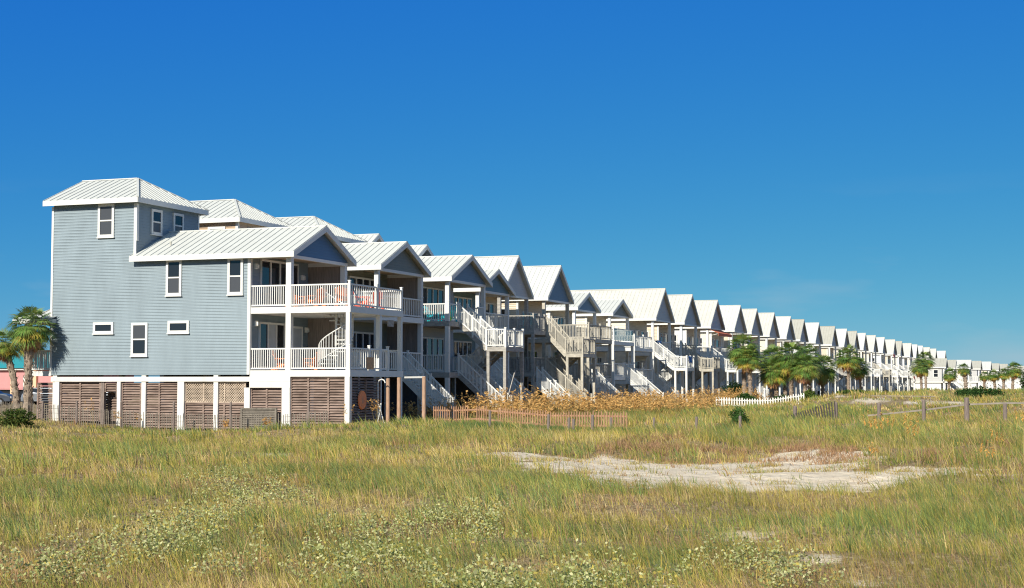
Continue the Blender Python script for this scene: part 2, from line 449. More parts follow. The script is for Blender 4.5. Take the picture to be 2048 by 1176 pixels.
def window(root, axis_, a0, a1, z0, z1, pos, split=True, glass='glass', low='screen', fr=.11, sgn=-1, simple=False):
    """axis 'x': on a wall facing sgn*y at y=pos, spanning x a0..a1; axis 'y': on a wall facing +x at x=pos"""
    f = MB(); p = MB(); q = MB()
    def bx(mb, u0, u1, w0, w1, d0, d1):
        if axis_ == 'x':
            y0, y1 = sorted((pos+sgn*d0, pos+sgn*d1)); mb.box(u0, u1, y0, y1, w0, w1)
        else:
            mb.box(pos+d0, pos+d1, u0, u1, w0, w1)
    bx(f, a0, a0+fr, z0, z1, 0, .075); bx(f, a1-fr, a1, z0, z1, 0, .075)
    bx(f, a0+fr, a1-fr, z1-fr, z1, 0, .075); bx(f, a0+fr, a1-fr, z0, z0+fr, 0, .085)
    zm = (z0+z1)/2
    if split:
        bx(f, a0+fr, a1-fr, zm-.035, zm+.035, 0, .06)
        bx(p, a0+fr, a1-fr, zm+.035, z1-fr, 0, .04); bx(q, a0+fr, a1-fr, z0+fr, zm-.035, 0, .032)
    else:
        bx(p, a0+fr, a1-fr, z0+fr, z1-fr, 0, .035)
    o = f.build('window', M['white'], root)
    k_ = MB(); bx(k_, a0-.03, a1+.03, z0-.05, z0, 0, .11); k_.build('sill', M['white'], o)
    p.build('pane', M[glass], o)
    if split: q.build('pane', M[low], o)
    return o

def glass_door(root, y0, y1, z0, z1, pos, n=3, kinds=('glass','glass','glass')):
    """door set on a wall facing +x"""
    f = MB(); fr = .1
    f.box(pos, pos+.09, y0, y1, z1-fr, z1)
    wd = (y1-y0)/n
    o = None; panes = []
    for i in range(n+1):
        c = y0+wd*i; f.box(pos, pos+.09, max(y0, c-fr/2), min(y1, c+fr/2), z0, z1-fr)
    for i in range(n):
        f.box(pos, pos+.06, y0+wd*i+.05, y0+wd*(i+1)-.05, z0, z0+.18)
    o = f.build('door', M['white'], root)
    for i in range(n):
        MB().box(pos, pos+.04, y0+wd*i+.05, y0+wd*(i+1)-.05, z0+.18, z1-fr).build('pane', M[kinds[i % len(kinds)]], o)
    return o

def gable_roof(root, u0, u1, hw, ze, zr, m, rib=.38, yc=0, trim=True, t=.09):
    mb = MB(); ang = math.atan2(zr-ze, hw)
    for s in (-1, 1):
        a = [(u0, yc+s*hw, ze), (u1, yc+s*hw, ze), (u1, yc, zr), (u0, yc, zr)]
        b = [(x, y, z-t) for x, y, z in a]
        fs = [(0,1,2,3),(7,6,5,4),(0,4,5,1),(1,5,6,2),(3,2,6,7),(0,3,7,4)]
        if s > 0: fs = [tuple(reversed(f)) for f in fs]
        mb.add(a+b, fs)
        if rib:
            n = max(2, int((u1-u0)/rib))
            for i in range(n+1):
                u = u0+.02+(u1-u0-.04)*i/n
                mb.bar((u, yc+s*hw, ze+.014), (u, yc, zr+.014), .028, .044, up=(0, -s*math.sin(ang), math.cos(ang)))
    mb.box(u0, u1, yc-.09, yc+.09, zr-.03, zr+.035)
    r = mb.build('roof', m, root)
    if trim:
        for s in (-1, 1):
            f = MB(); y = yc+s*hw
            f.box(u0, u1, min(y-s*.03, y+s*.012), max(y-s*.03, y+s*.012), ze-.26, ze-.012)
            f.build('fascia', M['white'], root)
        f = MB()
        for s in (-1, 1):
            a = [(u1-.035, yc+s*hw, ze-.27), (u1-.035, yc, zr-.29), (u1-.035, yc, zr-.01), (u1-.035, yc+s*hw, ze-.01)]
            b = [(u1+.012, y, z) for _, y, z in a]
            fs = [(0,1,2,3),(7,6,5,4),(0,4,5,1),(1,5,6,2),(2,6,7,3),(3,7,4,0)]
            if s > 0: fs = [tuple(reversed(q)) for q in fs]
            f.add(a+b, fs)
        f.build('rake_board', M['white'], root)
    return r

def hip_right_roof(root, u0, u1, hw, ze, zr, ur, m, rib=.38):
    """gable end at u0, hip at u1; ridge from u0 to ur"""
    mb = MB()
    A=(u0,-hw,ze);B=(u1,-hw,ze);C=(u1,hw,ze);D=(u0,hw,ze);E=(u0,0,zr);G=(ur,0,zr)
    low=[(x,y,z-.08) for x,y,z in (A,B,C,D)]
    mb.add([A,B,C,D,E,G]+low, [(0,1,5,4),(1,2,5),(2,3,4,5),(0,4,3),(9,8,7,6),(0,6,7,1),(1,7,8,2),(2,8,9,3),(3,9,6,0)])
    n = int((u1-u0)/rib)
    for i in range(n+1):
        u = u0+.02+(u1-u0-.04)*i/n
        f = 1.0 if u <= ur else (u1-u)/(u1-ur)
        for s in (-1, 1):
            if f > .03: mb.bar((u, s*hw, ze+.014), (u, s*hw*(1-f), ze+(zr-ze)*f+.014), .028, .044)
    n = int(2*hw/rib)
    for i in range(1, n):
        y = -hw+2*hw*i/n; f = 1-abs(y)/hw
        mb.bar((u1, y, ze+.014), (u1-(u1-ur)*f, y, ze+(zr-ze)*f+.014), .028, .044)
    for s in (-1, 1): mb.bar((u1, s*hw, ze+.02), (ur, 0, zr+.02), .12, .05)
    mb.bar((u0, 0, zr+.02), (ur, 0, zr+.02), .14, .05)
    mb.build('tower_roof', m, root)
    f = MB()
    f.box(u0, u1, -hw-.012, -hw+.03, ze-.25, ze-.012); f.box(u0, u1, hw-.03, hw+.012, ze-.25, ze-.012)
    f.box(u1-.03, u1+.012, -hw+.03, hw-.03, ze-.25, ze-.012)
    f.build('tower_fascia', M['white'], root)

def flight(root, p0, p1, vw, m_step, m_rail, pitch=.115, rails=(1, 1), axis_='x', bw=.038):
    """straight stair from p0 (top) to p1; vw = (v0, v1) extents across"""
    p0 = Vector(p0); p1 = Vector(p1)
    n = max(3, int(abs(p0.z-p1.z)/.18))
    s = MB(); v0, v1 = vw
    X = axis_ == 'x'
    def P(p, v): return (p.x, v, p.z) if X else (v, p.y, p.z)
    for v in (v0+.04, v1-.04):
        a = Vector(P(p0, v)); b = Vector(P(p1, v)); dz = Vector((0,0,-.16))
        s.bar(a+dz, b+dz, .05, .26)
    for i in range(n):
        q = p0.lerp(p1, (i+.5)/n); q.z = p0.z+(p1.z-p0.z)*(i+1)/n
        if X: s.box(q.x-.14, q.x+.14, v0, v1, q.z-.02, q.z+.03)
        else: s.box(v0, v1, q.y-.14, q.y+.14, q.z-.02, q.z+.03)
    o = s.build('staircase', m_step, root)
    for k, v in enumerate((v0+.03, v1-.03)):
        if rails[k]:
            r = MB(); rail(r, P(p0, v), P(p1, v), pitch=pitch, bw=bw)
            for q in (p0, p0.lerp(p1, .5), p1):
                c = P(q, v); rpost(r, c[0], c[1], c[2]-.2, 1.3, .1)
            r.build('railing', m_rail, o)
    return o

def zigzag(root, u0, zu, zm, zl, va, run=1.7, land=1.2, wd=1.3, m_step='wood_grey', m_rail='white', pitch=.115, lower=True, m_post='wood_grey', bw=.038, zg=0.1):
    """flight out from the upper deck, landing, flight back to the lower deck, flight to the ground"""
    S_, Rm = M[m_step], M[m_rail]
    flight(root, (u0, 0, zu), (u0+run, 0, zm), (va, va+wd), S_, Rm, pitch, bw=bw)
    vb = va+wd+.35
    flight(root, (u0+run, 0, zm), (u0, 0, zl), (vb, vb+wd), S_, Rm, pitch, bw=bw)
    L = MB(); a, b = u0+run, u0+run+land
    L.box(a, b, va, vb+wd, zm-.27, zm)
    lo = L.build('stair_landing', M[m_post], root)
    r = MB()
    rail(r, (a, va+.05, zm), (b-.05, va+.05, zm), pitch=pitch, bw=bw); rail(r, (b-.05, va+.05, zm), (b-.05, vb+wd-.05, zm), pitch=pitch*2.1, bw=bw)
    rail(r, (a, vb+wd-.05, zm), (b-.05, vb+wd-.05, zm), pitch=pitch, bw=bw)
    for q in ((a, va+.05), (b-.05, va+.05), (b-.05, (va+vb+wd)/2), (b-.05, vb+wd-.05), (a, vb+wd-.05)): rpost(r, q[0], q[1], zm-.05)
    r.build('railing', Rm, lo)
    for q in ((a+.1, va+.1), (b-.1, va+.1), (a+.1, vb+wd-.1), (b-.1, vb+wd-.1)):
        MB().box(q[0]-.09, q[0]+.09, q[1]-.09, q[1]+.09, -.3, zm-.27).build('landing_post', M[m_post], root)
    if lower:
        flight(root, (u0, 0, zl), (u0+(zl-zg)*1.15, 0, zg), (va-.1, va-.1+wd), S_, Rm, pitch, bw=bw)

def deck_rails(root, m, u0, u1, hw, z, sides=(1, 1, 1), mid=True, pitch=.115, front=None, bw=.038):
    """one railing per open side of a deck: side -v, front (+u), side +v"""
    if sides[0]:
        mb = MB(); rail(mb, (u0, -hw+.06, z), (u1-.06, -hw+.06, z), pitch=pitch, bw=bw); rpost(mb, u1-.06, -hw+.06, z)
        mb.build('railing', m, root)
    if sides[2]:
        mb = MB(); rail(mb, (u0, hw-.06, z), (u1-.12, hw-.06, z), pitch=pitch, bw=bw); mb.build('railing', m, root)
    if sides[1]:
        mb = MB(); f0, f1 = front if front else (-hw+.06, hw-.06)
        if f0 < -hw+.2: f0 += .06
        rail(mb, (u1-.06, f0, z), (u1-.06, f1, z), pitch=pitch*2.1, bw=bw)
        rpost(mb, u1-.06, f1, z)
        if mid: rpost(mb, u1-.06, (f0+f1)/2, z)
        mb.build('railing', m, root)

def house(label, X, yc, hw=3.0, L=13.5, pd=2.18, zl=2.6, zu=5.6, ze=8.2, zr=9.74, wall='blue', gable='gable_blue', roof='roof_white', ov=.37,
          ext=(0, 0), deckm='white', railm='white', side_boards=True, skirt=0.0, postm='white', trimwin='window', pitch=.115, bw=.038,
          tower=None, party=True, doors=True, rib=.38, group=None, front_open=(None, None), sides_u=(1,1,1), sides_l=(1,1,1), rimh=.3, roof_back=None, postw=.24, sill=2.4, tower_house=False):
    root = empty('beach_house', (X, yc, 0), 0, label, 'house', group)
    W = MB()
    W.box(-L, -pd, -hw, hw, zl-.2, ze)
    wb = ze
    if side_boards: boards(W, -L, -pd-.001, -hw, zl-.2, ze)
    W.build('wall', M[wall], root)
    c = MB(); c.box(-pd-.14, -pd+.012, -hw-.045, -hw-.002, zl-.2, ze-.02); c.box(-pd+.0, -pd+.03, -hw-.045, -hw+.12, zl-.2, ze-.02)
    c.build('corner_board', M['white'], root)
    # gable triangle and beam
    gz0 = ze
    sl = (zr-ze-.05)/(hw+ov)
    zt = zr-.1-.12; hh = hw+.02
    z_edge = zr - .1 - (zr-ze)*(hh/(hw+ov)) - .03
    G = MB()
    pts = [(-hh, gz0-.02), (hh, gz0-.02), (hh, max(z_edge, gz0)), (0, zt), (-hh, max(z_edge, gz0))]
    G.add([(-.13, y, z) for y, z in pts] + [(.0, y, z) for y, z in pts], [(0,1,2,3,4)[::-1], (5,6,7,8,9), (0,1,6,5)[::-1], (1,2,7,6)[::-1], (2,3,8,7)[::-1], (3,4,9,8)[::-1], (4,0,5,9)[::-1]])
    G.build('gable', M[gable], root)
    B = MB(); B.box(-.16, .02, -hh-.01, hh+.01, ze-.17, ze-.022)
    for s in (-1, 1):
        y = s*hw; B.box(-pd, -.16, min(y, y-s*.14), max(y, y-s*.14), ze-.17, ze+.02)
    B.build('porch_beam', M['white'], root)
    MB().box(-pd, -.13, -hw+.02, hw-.02, ze+.02, ze+.06).build('porch_ceiling', M['soffit'], root)
    gable_roof(root, -(roof_back or L)-.1, .32, hw+ov, ze+.1, zr, M[roof], rib)
    # decks
    for lvl, (zf, e) in enumerate(((zl, ext[0]), (zu, ext[1]))):
        d = MB(); d.box(-pd, e+.02, -hw-.01, hw+.01, zf-rimh, zf)
        d.build('deck', M[deckm], root)
        deck_rails(root, M[railm], -pd, e, hw, zf, sides_l if lvl == 0 else sides_u, mid=e > 0.5, pitch=pitch, front=front_open[lvl], bw=bw)
    # posts
    pw = postw/2
    for s in (-1, 1):
        MB().box(-.01-2*pw, -.01, s*(hw-pw)-pw, s*(hw-pw)+pw, zu, ze-.17).build('porch_post', M[postm], root)
        MB().box(-.01-2*pw, -.01, s*(hw-pw)-pw, s*(hw-pw)+pw, zl, zu-rimh).build('porch_post', M[postm], root)
        MB().box(-.01-2*pw, -.01, s*(hw-pw)-pw, s*(hw-pw)+pw, -.4, zl-rimh-skirt*0).build('stilt', M[postm], root)
    if ext[1] > .6:
        for y in (-hw+.1, hw-.1):
            for zz in ((zl, zu-rimh), (-.4, zl-rimh)):
                MB().box(ext[1]-.22, ext[1]-.02, y-.1, y+.1, zz[0], zz[1]).build('deck_post', M[postm], root)
    if skirt:
        MB().box(-L, -pd+.02, -hw-.02, hw+.02, skirt, zl-.2).build('skirting', M['skirt'], root)
        MB().box(-pd+.02, 0, -hw-.02, -hw+.06, skirt, zl-rimh).build('skirting', M['skirt'], root)
    if doors:
        for z in (zl, zu):
            glass_door(root, -hw*.72, hw*.42, z+.03, z+2.15, -pd, 4)
    if party:
        MB().box(-pd, -.3, hw-.12, hw-.03, zl, zu-rimh).build('privacy_wall', M['plank'], root)
        MB().box(-pd, -.3, hw-.12, hw-.03, zu, ze-.17).build('privacy_wall', M['plank'], root)
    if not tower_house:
        MB().box(-L+.25, -pd-2.2, -hw+.3, hw-.3, -.3, zl-.2).build('underhouse_shade_box', M['wood_dark'], root)  # dark box added to stand in for the shade beneath the house
    # rear stilts
    for u in (-L+.2, -L*.6, -L*.3):
        for s in (-1, 1):
            MB().box(u-.12, u+.12, s*(hw-.14)-.12, s*(hw-.14)+.12, -.4, zl-.2).build('stilt', M[postm if postm == 'white' else 'wood_dark'], root)
    return root

# louvred screen, facing -y (axis x) or +x (axis y)
def louver(root, a0, a1, z0, z1, pos, ax='x', studs=(), pitch=.125, name='louver_panel', m='louver'):
    mb = MB(); z = z0+.06
    while z < z1-.04:
        if ax == 'x':
            mb.add([(a0,pos-.045,z-.022),(a1,pos-.045,z-.022),(a1,pos+.03,z+.052),(a0,pos+.03,z+.052),
                    (a0,pos-.045,z-.002),(a1,pos-.045,z-.002),(a1,pos+.03,z+.072),(a0,pos+.03,z+.072)],
                   [(0,3,2,1),(4,5,6,7),(0,1,5,4),(1,2,6,5),(2,3,7,6),(3,0,4,7)])
        else:
            mb.add([(pos+.045,a0,z-.022),(pos+.045,a1,z-.022),(pos-.03,a1,z+.052),(pos-.03,a0,z+.052),
                    (pos+.045,a0,z-.002),(pos+.045,a1,z-.002),(pos-.03,a1,z+.072),(pos-.03,a0,z+.072)],
                   [(0,3,2,1),(4,5,6,7),(0,1,5,4),(1,2,6,5),(2,3,7,6),(3,0,4,7)])
        z += pitch
    for c in (a0+.03, a1-.03) + tuple(studs):
        if ax == 'x': mb.box(c-.045, c+.045, pos-.065, pos+.04, z0, z1)
        else: mb.box(pos-.04, pos+.065, c-.045, c+.045, z0, z1)
    if ax == 'x': mb.box(a0, a1, pos-.06, pos+.035, z1-.04, z1+.02)
    else: mb.box(pos-.035, pos+.06, a0, a1, z1-.04, z1+.02)
    return mb.build(name, M[m], root)

def lattice(root, a0, a1, z0, z1, pos, pitch=.125, studs=()):
    mb = MB(); w_, h_ = a1-a0, z1-z0
    for sgn, off in ((1, 0), (-1, .014)):
        c = -h_
        while c < w_:
            # line x = a0 + c + s, z = z0 + s
            s0 = max(0, -c); s1 = min(h_, w_-c)
            if s1 > s0+.02:
                xa, xb = a0+c+s0, a0+c+s1
                if sgn < 0: xa, xb = a0+a1-xa, a0+a1-xb
                mb.bar((xa, pos+off, z0+s0), (xb, pos+off, z0+s1), .012, .034, up=(0, 0, 1))
            c += pitch
    for c in (a0+.03, a1-.03)+tuple(studs): mb.box(c-.035, c+.035, pos-.03, pos+.03, z0, z1)
    mb.box(a0, a1, pos-.03, pos+.03, z1-.03, z1+.03); mb.box(a0, a1, pos-.03, pos+.03, z0-.03, z0+.03)
    return mb.build('lattice_panel', M['lattice'], root)

def wall_lamp(root, x, y, z):
    MB().box(x, x+.1, y-.11, y+.11, z-.13, z+.13).box(x+.1, x+.17, y-.06, y+.08, z-.1, z+.08).build('wall_lamp', M['lamp'], root)

# ================================================================== HOUSE 1
h1 = house('nearest beach house, slate blue siding with a three storey tower and brown louvred base', -35.4, 68.95,
           ext=(3.1, 3.1), zl=2.6, zu=5.6, ze=8.1, zr=9.70, wall='blue', gable='gable_blue', L=13.47, roof_back=8.65,
           front_open=((-2.94, 1.3), None), sides_l=(1,1,1), doors=False, postw=.27, tower_house=True)
X1, Y1, W1 = -35.4, 68.95, -3.0
# tower storeys
T = MB(); T.box(-13.47, -8.6, -3.0, 2.75, 8.1, 11.0); boards(T, -13.47, -8.6, -3.0, 8.1-.2+.13, 10.9)
T.build('tower_wall', M['blue'], h1)
c = MB(); c.box(-8.72, -8.58, -3.045, -3.002, 8.12, 10.85); c.box(-8.58, -8.55, -3.045, -2.86, 9.0, 10.85); c.build('corner_board', M['white'], h1)
MB().box(-13.56, -13.44, -3.045, -2.9, 2.4, 10.85).build('corner_board', M['white'], h1)
MB().box(-8.62, -8.57, 2.65, 2.78, 8.6, 10.85).build('corner_board', M['white'], h1)
th = empty('tower_roof_group', (-0, 0, 0)); bpy.data.objects.remove(th)
def tower_hip(root, u0, u1, yc, hw, ze, zr, ur, m):
    k = len(root.children)
    hip_right_roof(root, u0, u1, hw, ze, zr, ur, m)
    for ch in list(root.children):
        if ch.name.startswith(('tower_roof', 'tower_fascia')): ch.location.y = yc
tower_hip(h1, -13.85, -8.28, -.1, 3.3, 11.12, 12.52, -10.5, M['roof_white'])
# street side porch
P = MB(); P.box(-15.15, -13.5, -2.9, 1.5, 2.35, 2.6); P.build('deck', M['white'], h1)
P = MB(); rail(P, (-15.1, -2.82, 2.6), (-13.56, -2.82, 2.6)); rail(P, (-15.1, -2.82, 2.6), (-15.1, 1.4, 2.6)); rpost(P, -15.1, -2.82, 2.6)
P.build('railing', M['white'], h1)
MB().box(-15.2, -14.98, -2.92, -2.7, 2.6, 5.1).build('porch_post', M['white'], h1)
MB().box(-15.2, -14.95, -2.95, -2.7, -.3, 2.35).build('stilt', M['white'], h1)
mb = MB(); A=(-15.6,-3.35,5.25);B=(-13.35,-3.35,5.25);C=(-13.35,-3.06,5.4);D=(-13.5,-.8,6.1);E_=(-15.6,1.6,5.25);F_=(-13.5,1.6,6.1);G_=(-13.5,-3.0,5.42)
mb.add([(-15.6,-3.35,5.22),(-13.2,-3.35,5.22),(-13.5,-1.0,6.1),(-13.5,1.6,6.1),(-15.6,1.6,5.22),(-13.2,-3.02,5.34),(-13.49,-3.02,5.34)], [(0,1,5,6,2),(0,2,3,4)])
for i in range(6):
    x = -15.5+i*.38; f = min(1, (x+15.6)/2.1)
    mb.bar((x, -3.35, 5.24), (x, -3.35+2.35*f, 5.22+.88*f+.02), .03, .04)
mb.box(-15.6, -13.2, -3.37, -3.33, 5.0, 5.2); mb.box(-15.62, -15.58, -3.33, 1.6, 5.0, 5.2); mb.box(-13.22, -13.18, -3.33, -3.03, 5.0, 5.2)
mb.box(-15.58, -13.48, -3.3, 1.6, 5.0, 5.04)
mb.build('porch_roof', M['roof_white'], h1)
# windows on the sunny wall
yw = W1-.012
def wx(x): return x-X1
for (a, b_, z0, z1, sp, gl, lw) in ((-46.2,-45.26,9.23,10.88,True,'screen','screen'), (-42.23,-41.36,6.25,8.0,True,'glass','screen'), (-38.8,-37.96,6.23,8.0,True,'glass','screen'),
                         (-46.39,-45.21,4.44,5.0,False,'glass','screen'), (-44.18,-43.24,3.32,4.95,True,'screen','glass'), (-42.1,-40.91,4.42,5.02,False,'glass','screen')):
    window(h1, 'x', wx(a), wx(b_), z0, z1, yw, sp, gl, lw, fr=.125)
for (a, b_, z0, z1) in ((67.2, 68.15, 9.45, 10.72), (69.2, 70.15, 9.45, 10.72)):
    window(h1, 'y', a-Y1, b_-Y1, z0, z1, -8.6, True, 'glass', 'screen', fr=.125)
# skirt band and base
mb = MB(); mb.box(-15.1, -6.05, -3.03, -2.9, 2.07, 2.39); mb.box(-6.05, 3.1, -3.03, -2.9, 2.39-.0, 2.3+.1)
mb = MB(); mb.box(-13.47, 0.0, -3.035, -2.9, 2.07, 2.30)
mb.build('skirt_board', M['skirt'], h1)
mb = MB(); mb.box(-2.18, 0.0, -3.028, -2.9, 1.78, 2.069); mb.build('skirt_board', M['skirt'], h1)
for (a, b_) in ((-48.62,-48.38),(-44.98,-44.78),(-41.54,-41.18),(-37.86,-37.56),(-32.55,-32.3)):
    MB().box(wx(a), wx(b_), -3.02, -2.78, -.6, 2.07 if b_ < -37.6 else (1.78 if b_ < -36 else 2.3)).build('stilt', M['white'], h1)
MB().box(wx(-35.84), wx(-35.44), -3.025, -2.8, -.6, 1.78).build('stilt', M['white'], h1)
yl = -2.86
for (a, b_, z1, st) in ((-50.0+.25,-48.62,2.0,()), (-48.38,-46.0,2.04,(-47.2,)), (-44.78,-41.54,2.0,(-43.68,-42.62)), (-37.56,-35.84,1.78,(-36.7,)), (-35.44,-32.55,2.26,(-34.5,-33.45))):
    louver(h1, wx(a), wx(b_), -.2 if a > -46 else .08, z1, yl, 'x', tuple(wx(s) for s in st))
# gate bay
louver(h1, wx(-45.75), wx(-44.98), 1.55, 2.0, yl)
louver(h1, wx(-45.9), wx(-44.98), .08, 1.52, yl+.5, 'x', name='gate_panel')
mb = MB(); mb.box(wx(-45.98), wx(-45.78), yl-.08, yl+.1, -.2, 2.05); mb.bar((wx(-45.8), yl+.6, 1.6), (wx(-45.0), yl+.6, .1), .05, .12); mb.box(wx(-45.12), wx(-44.98), yl-.05, yl+.05, 1.3, 2.05)
mb.build('gate_post', M['post'], h1)
# lattice bay
lattice(h1, wx(-41.18), wx(-37.86), 1.08, 2.02, yl, studs=(wx(-40.15), wx(-39.0)))
louver(h1, wx(-41.18), wx(-37.86), -.22, 1.04, yl, 'x', (wx(-40.15), wx(-39.0)))
# front and back of the base
louver(h1, -2.75, .42, .1, 2.2, 3.02, 'y', (-1.2,))
louver(h1, .42, 2.85, .1, 2.2, -3.6, 'y')
MB().box(2.86, 3.06, .40, .6, -.3, 2.3).build('stilt', M['white'], h1)
louver(h1, -13.0, -4.0, .1, 2.0, 2.9, 'x', (-10, -7))
louver(h1, -2.75, 2.75, .1, 2.0, -13.3, 'y', (-1.2, 1.2))
for y in (.45,): MB().box(2.86, 3.08, y-.12, y+.12, 2.6, 5.3).build('porch_post', M['white'], h1)
# porch doors and lamps
glass_door(h1, -2.1, 1.7, 5.63, 8.0, -2.18, 4, ('glass', 'glass', 'glass', 'glass'))
o = glass_door(h1, -2.2, .3, 2.63, 4.95, -2.18, 3, ('glass', 'curtain', 'glass'))
o['label'] = 'sliding glass door with a pale panel in the middle'
glass_door(h1, .7, 2.2, 2.63, 4.85, -2.18, 1, ('curtain',))
for (y, z) in ((-2.55, 7.6), (2.2, 7.35), (-2.5, 4.85), (2.65, 4.7)): wall_lamp(h1, -2.18, y, z)
MB().tube([(-7.2, -2.1, 8.6), (-7.2, -2.1, 8.95)], .045, 8).tube([(-7.2, -2.1, 8.93), (-7.2, -2.1, 8.99)], .06, 8).build('vent_pipe', M['roof_grey'], h1)
MB().box(-12.2, -11.8, .6, 1.0, 12.0, 12.62).build('roof_vent', M['roof_grey'], h1)
# spiral stair between the decks
sp = MB(); cx, cy = 1.55, -1.35
sp.tube([(cx, cy, 2.6), (cx, cy, 6.6)], .06, 8)
n = 15; ra = .82
for i in range(n):
    a0 = PI*1.15 + i*2*PI*.92/n; a1 = a0+.5; z = 2.75+i*(2.85/n)
    vs = [(cx, cy, z), (cx+ra*math.cos(a0), cy+ra*math.sin(a0), z), (cx+ra*math.cos(a1), cy+ra*math.sin(a1), z)]
    vs += [(x, y, zz-.05) for x, y, zz in vs]
    sp.add(vs, [(0,1,2),(5,4,3),(0,3,4,1),(1,4,5,2),(2,5,3,0)])
hl = []
for i in range(n*2+1):
    a0 = PI*1.15 + i*PI*.92/n; z = 2.75+i*(2.85/n/2)
    x, y = cx+ra*math.cos(a0), cy+ra*math.sin(a0); hl.append((x, y, z+.98))
    sp.tube([(x, y, z-.02), (x, y, z+.98)], .017, 5)
sp.tube(hl, .03, 6); sp.tube([(x, y, z-.95) for x, y, z in hl], .025, 6)
sp.build('spiral_staircase', M['white'], h1)

# ================================================================== HOUSES 2..4
h2 = house('olive grey gabled beach house with a tan tower, directly right of the blue tower house', -35.4, 78.65, zl=2.65, zu=5.65, ze=8.15, zr=9.74,
           wall='olive', gable='olive', ext=(0, 0), L=13.5, roof_back=8.6)
def tower(root, wallm, u0=-13.5, u1=-8.6, hw=2.9, yc=0, top=11.0, kind='hip', zr=12.5, win=True):
    T = MB(); T.box(u0, u1, yc-hw, yc+hw, 8.1, top-.06); boards(T, u0, u1, yc-hw, 8.13, top-.1)
    T.build('tower_wall', M[wallm], root)
    c = MB(); c.box(u1-.12, u1+.03, yc-hw-.045, yc-hw-.002, 8.5, top-.13); c.box(u1, u1+.03, yc-hw-.002, yc-hw+.13, 8.5, top-.13)
    c.build('corner_board', M['white'], root)
    if kind == 'hip': tower_hip(root, u0-.35, u1+.32, yc, hw+.35, top+.1, zr, u1-1.9, M['roof_white'])
    else: gable_roof(root, u0-.3, u1+.3, hw+.3, top+.1, zr, M['roof_white'], yc=yc)
    if win:
        window(root, 'x', u1-1.85, u1-.75, 9.1, 10.65, yc-hw-.012, False, 'blind', 'blind', fr=.125)
        window(root, 'y', yc-hw+1.0, yc-hw+1.95, 9.3, 10.65, u1, True, 'glass', 'screen', fr=.125)
        window(root, 'y', yc+.6, yc+1.5, 9.3, 10.65, u1, True, 'glass', 'screen', fr=.125)
tower(h2, 'tan')
window(h2, 'x', -4.3, -3.4, 6.3, 8.0, -3.012, True, 'glass', 'screen')
zz = flight(h2, (0, 0, 2.65), (2.75, 0, .1), (-.3, .9), M['white'], M['white'])

h3 = house('blue grey gabled beach house with white zigzag stairs and turquoise chairs on its porch', -35.4, 88.44, zl=2.62, zu=5.65, ze=8.15, zr=9.74,
           wall='grey_siding', gable='bluegrey', ext=(0, 0), party=False, roof_back=8.6, deckm='wood_grey', front_open=((-1.4, 2.94), (-2.94, -1.5)))
tower(h3, 'grey_siding', win=False)
window(h3, 'x', -4.3, -3.3, 6.2, 7.8, -3.012, False, 'blind', 'blind')
zigzag(h3, 0, 5.65, 4.15, 2.62, -1.4, run=1.75, land=1.25, wd=1.4)
rr = MB(); rail(rr, (-.06, 1.75, 5.65), (-.06, 2.94, 5.65)); rr.build('railing', M['white'], h3)

h4 = house('smaller teal grey gabled beach house squeezed behind the blue grey one with white zigzag stairs', -37.3, 98.0, zl=2.65, zu=5.6, ze=8.1, zr=9.6, hw=2.85,
           wall='teal_siding', gable='teal_siding', ext=(0, 0), party=False, roof_back=9.0)
tower(h4, 'grey_siding', kind='gable', top=10.6, zr=12.25, u0=-14, u1=-8.8, hw=2.4, win=False)
flight(h4, (0, 0, 2.65), (2.9, 0, .1), (-1.6, -.4), M['white'], M['white'])

# steep gabled ones
t1 = house('steep gabled beach house with pale grey gable and a weathered grey timber deck', -39.0, 106.6, hw=2.95, zl=2.75, zu=5.7, ze=8.35, zr=11.2, ov=.25,
           wall='beige', gable='lgrey', ext=(2.5, 2.5), deckm='wood_grey', railm='wood_grey', postm='wood_grey', party=False, front_open=((-2.8, 2.8), (-2.8, -.5)), L=12)
zigzag(t1, 2.5, 5.7, 4.1, 2.75, -.4, run=1.5, land=1.3, wd=1.35, m_step='wood_tan', m_rail='wood_tan', m_post='wood_tan')
tower(t1, 'grey_siding', kind='gable', top=10.6, zr=12.2, u0=-12.5, u1=-7.2, hw=2.4, win=False)
t2 = house('steep gabled beach house with slate grey gable and a sun bleached timber deck', -38.7, 115.4, hw=2.95, zl=2.4, zu=5.35, ze=8.4, zr=11.1, ov=.25,
           wall='beige', gable='bluegrey', ext=(3.5, 3.5), deckm='wood_tan', railm='wood_tan', postm='wood_tan', party=False, L=12)
for hh_, u_, z_ in ((t1, 2.6, 2.0), (t2, 3.6, 1.9)):
    flight(hh_, (u_, 0, z_), (u_+2.0, 0, .1), (-2.6, -1.4), M['white'], M['white'])
h7 = house('low gabled beach house with grey gable and a glass sided white deck', -39.5, 125.3, hw=2.95, zl=2.55, zu=5.4, ze=8.1, zr=9.55, ov=.3,
           wall='cream_siding', gable='bluegrey', ext=(3.3, 3.3), party=False, L=12, pitch=.14, sides_u=(1, 0, 1))
MB().box(3.2, 3.23, -2.8, 2.8, 5.5, 6.4).build('glass_railing_panel', M['railglass'], h7)
MB().box(3.15, 3.28, -2.95, 2.95, 6.4, 6.46).build('railing', M['white'], h7)
h8 = house('low gabled beach house with brown grey gable next to the first long steep roof', -39.5, 135.4, hw=2.95, zl=2.2, zu=5.1, ze=8.05, zr=9.5, ov=.3,
           wall='cream_siding', gable='olive', ext=(2.2, 2.2), party=False, L=12, pitch=.14)
tower(h8, 'cream_siding', kind='gable', top=10.0, zr=11.4, u0=-12, u1=-6.8, hw=2.3, win=False)
flight(h7, (3.3, 0, 2.55), (6.2, 0, .1), (.3, 1.6), M['white'], M['white'])
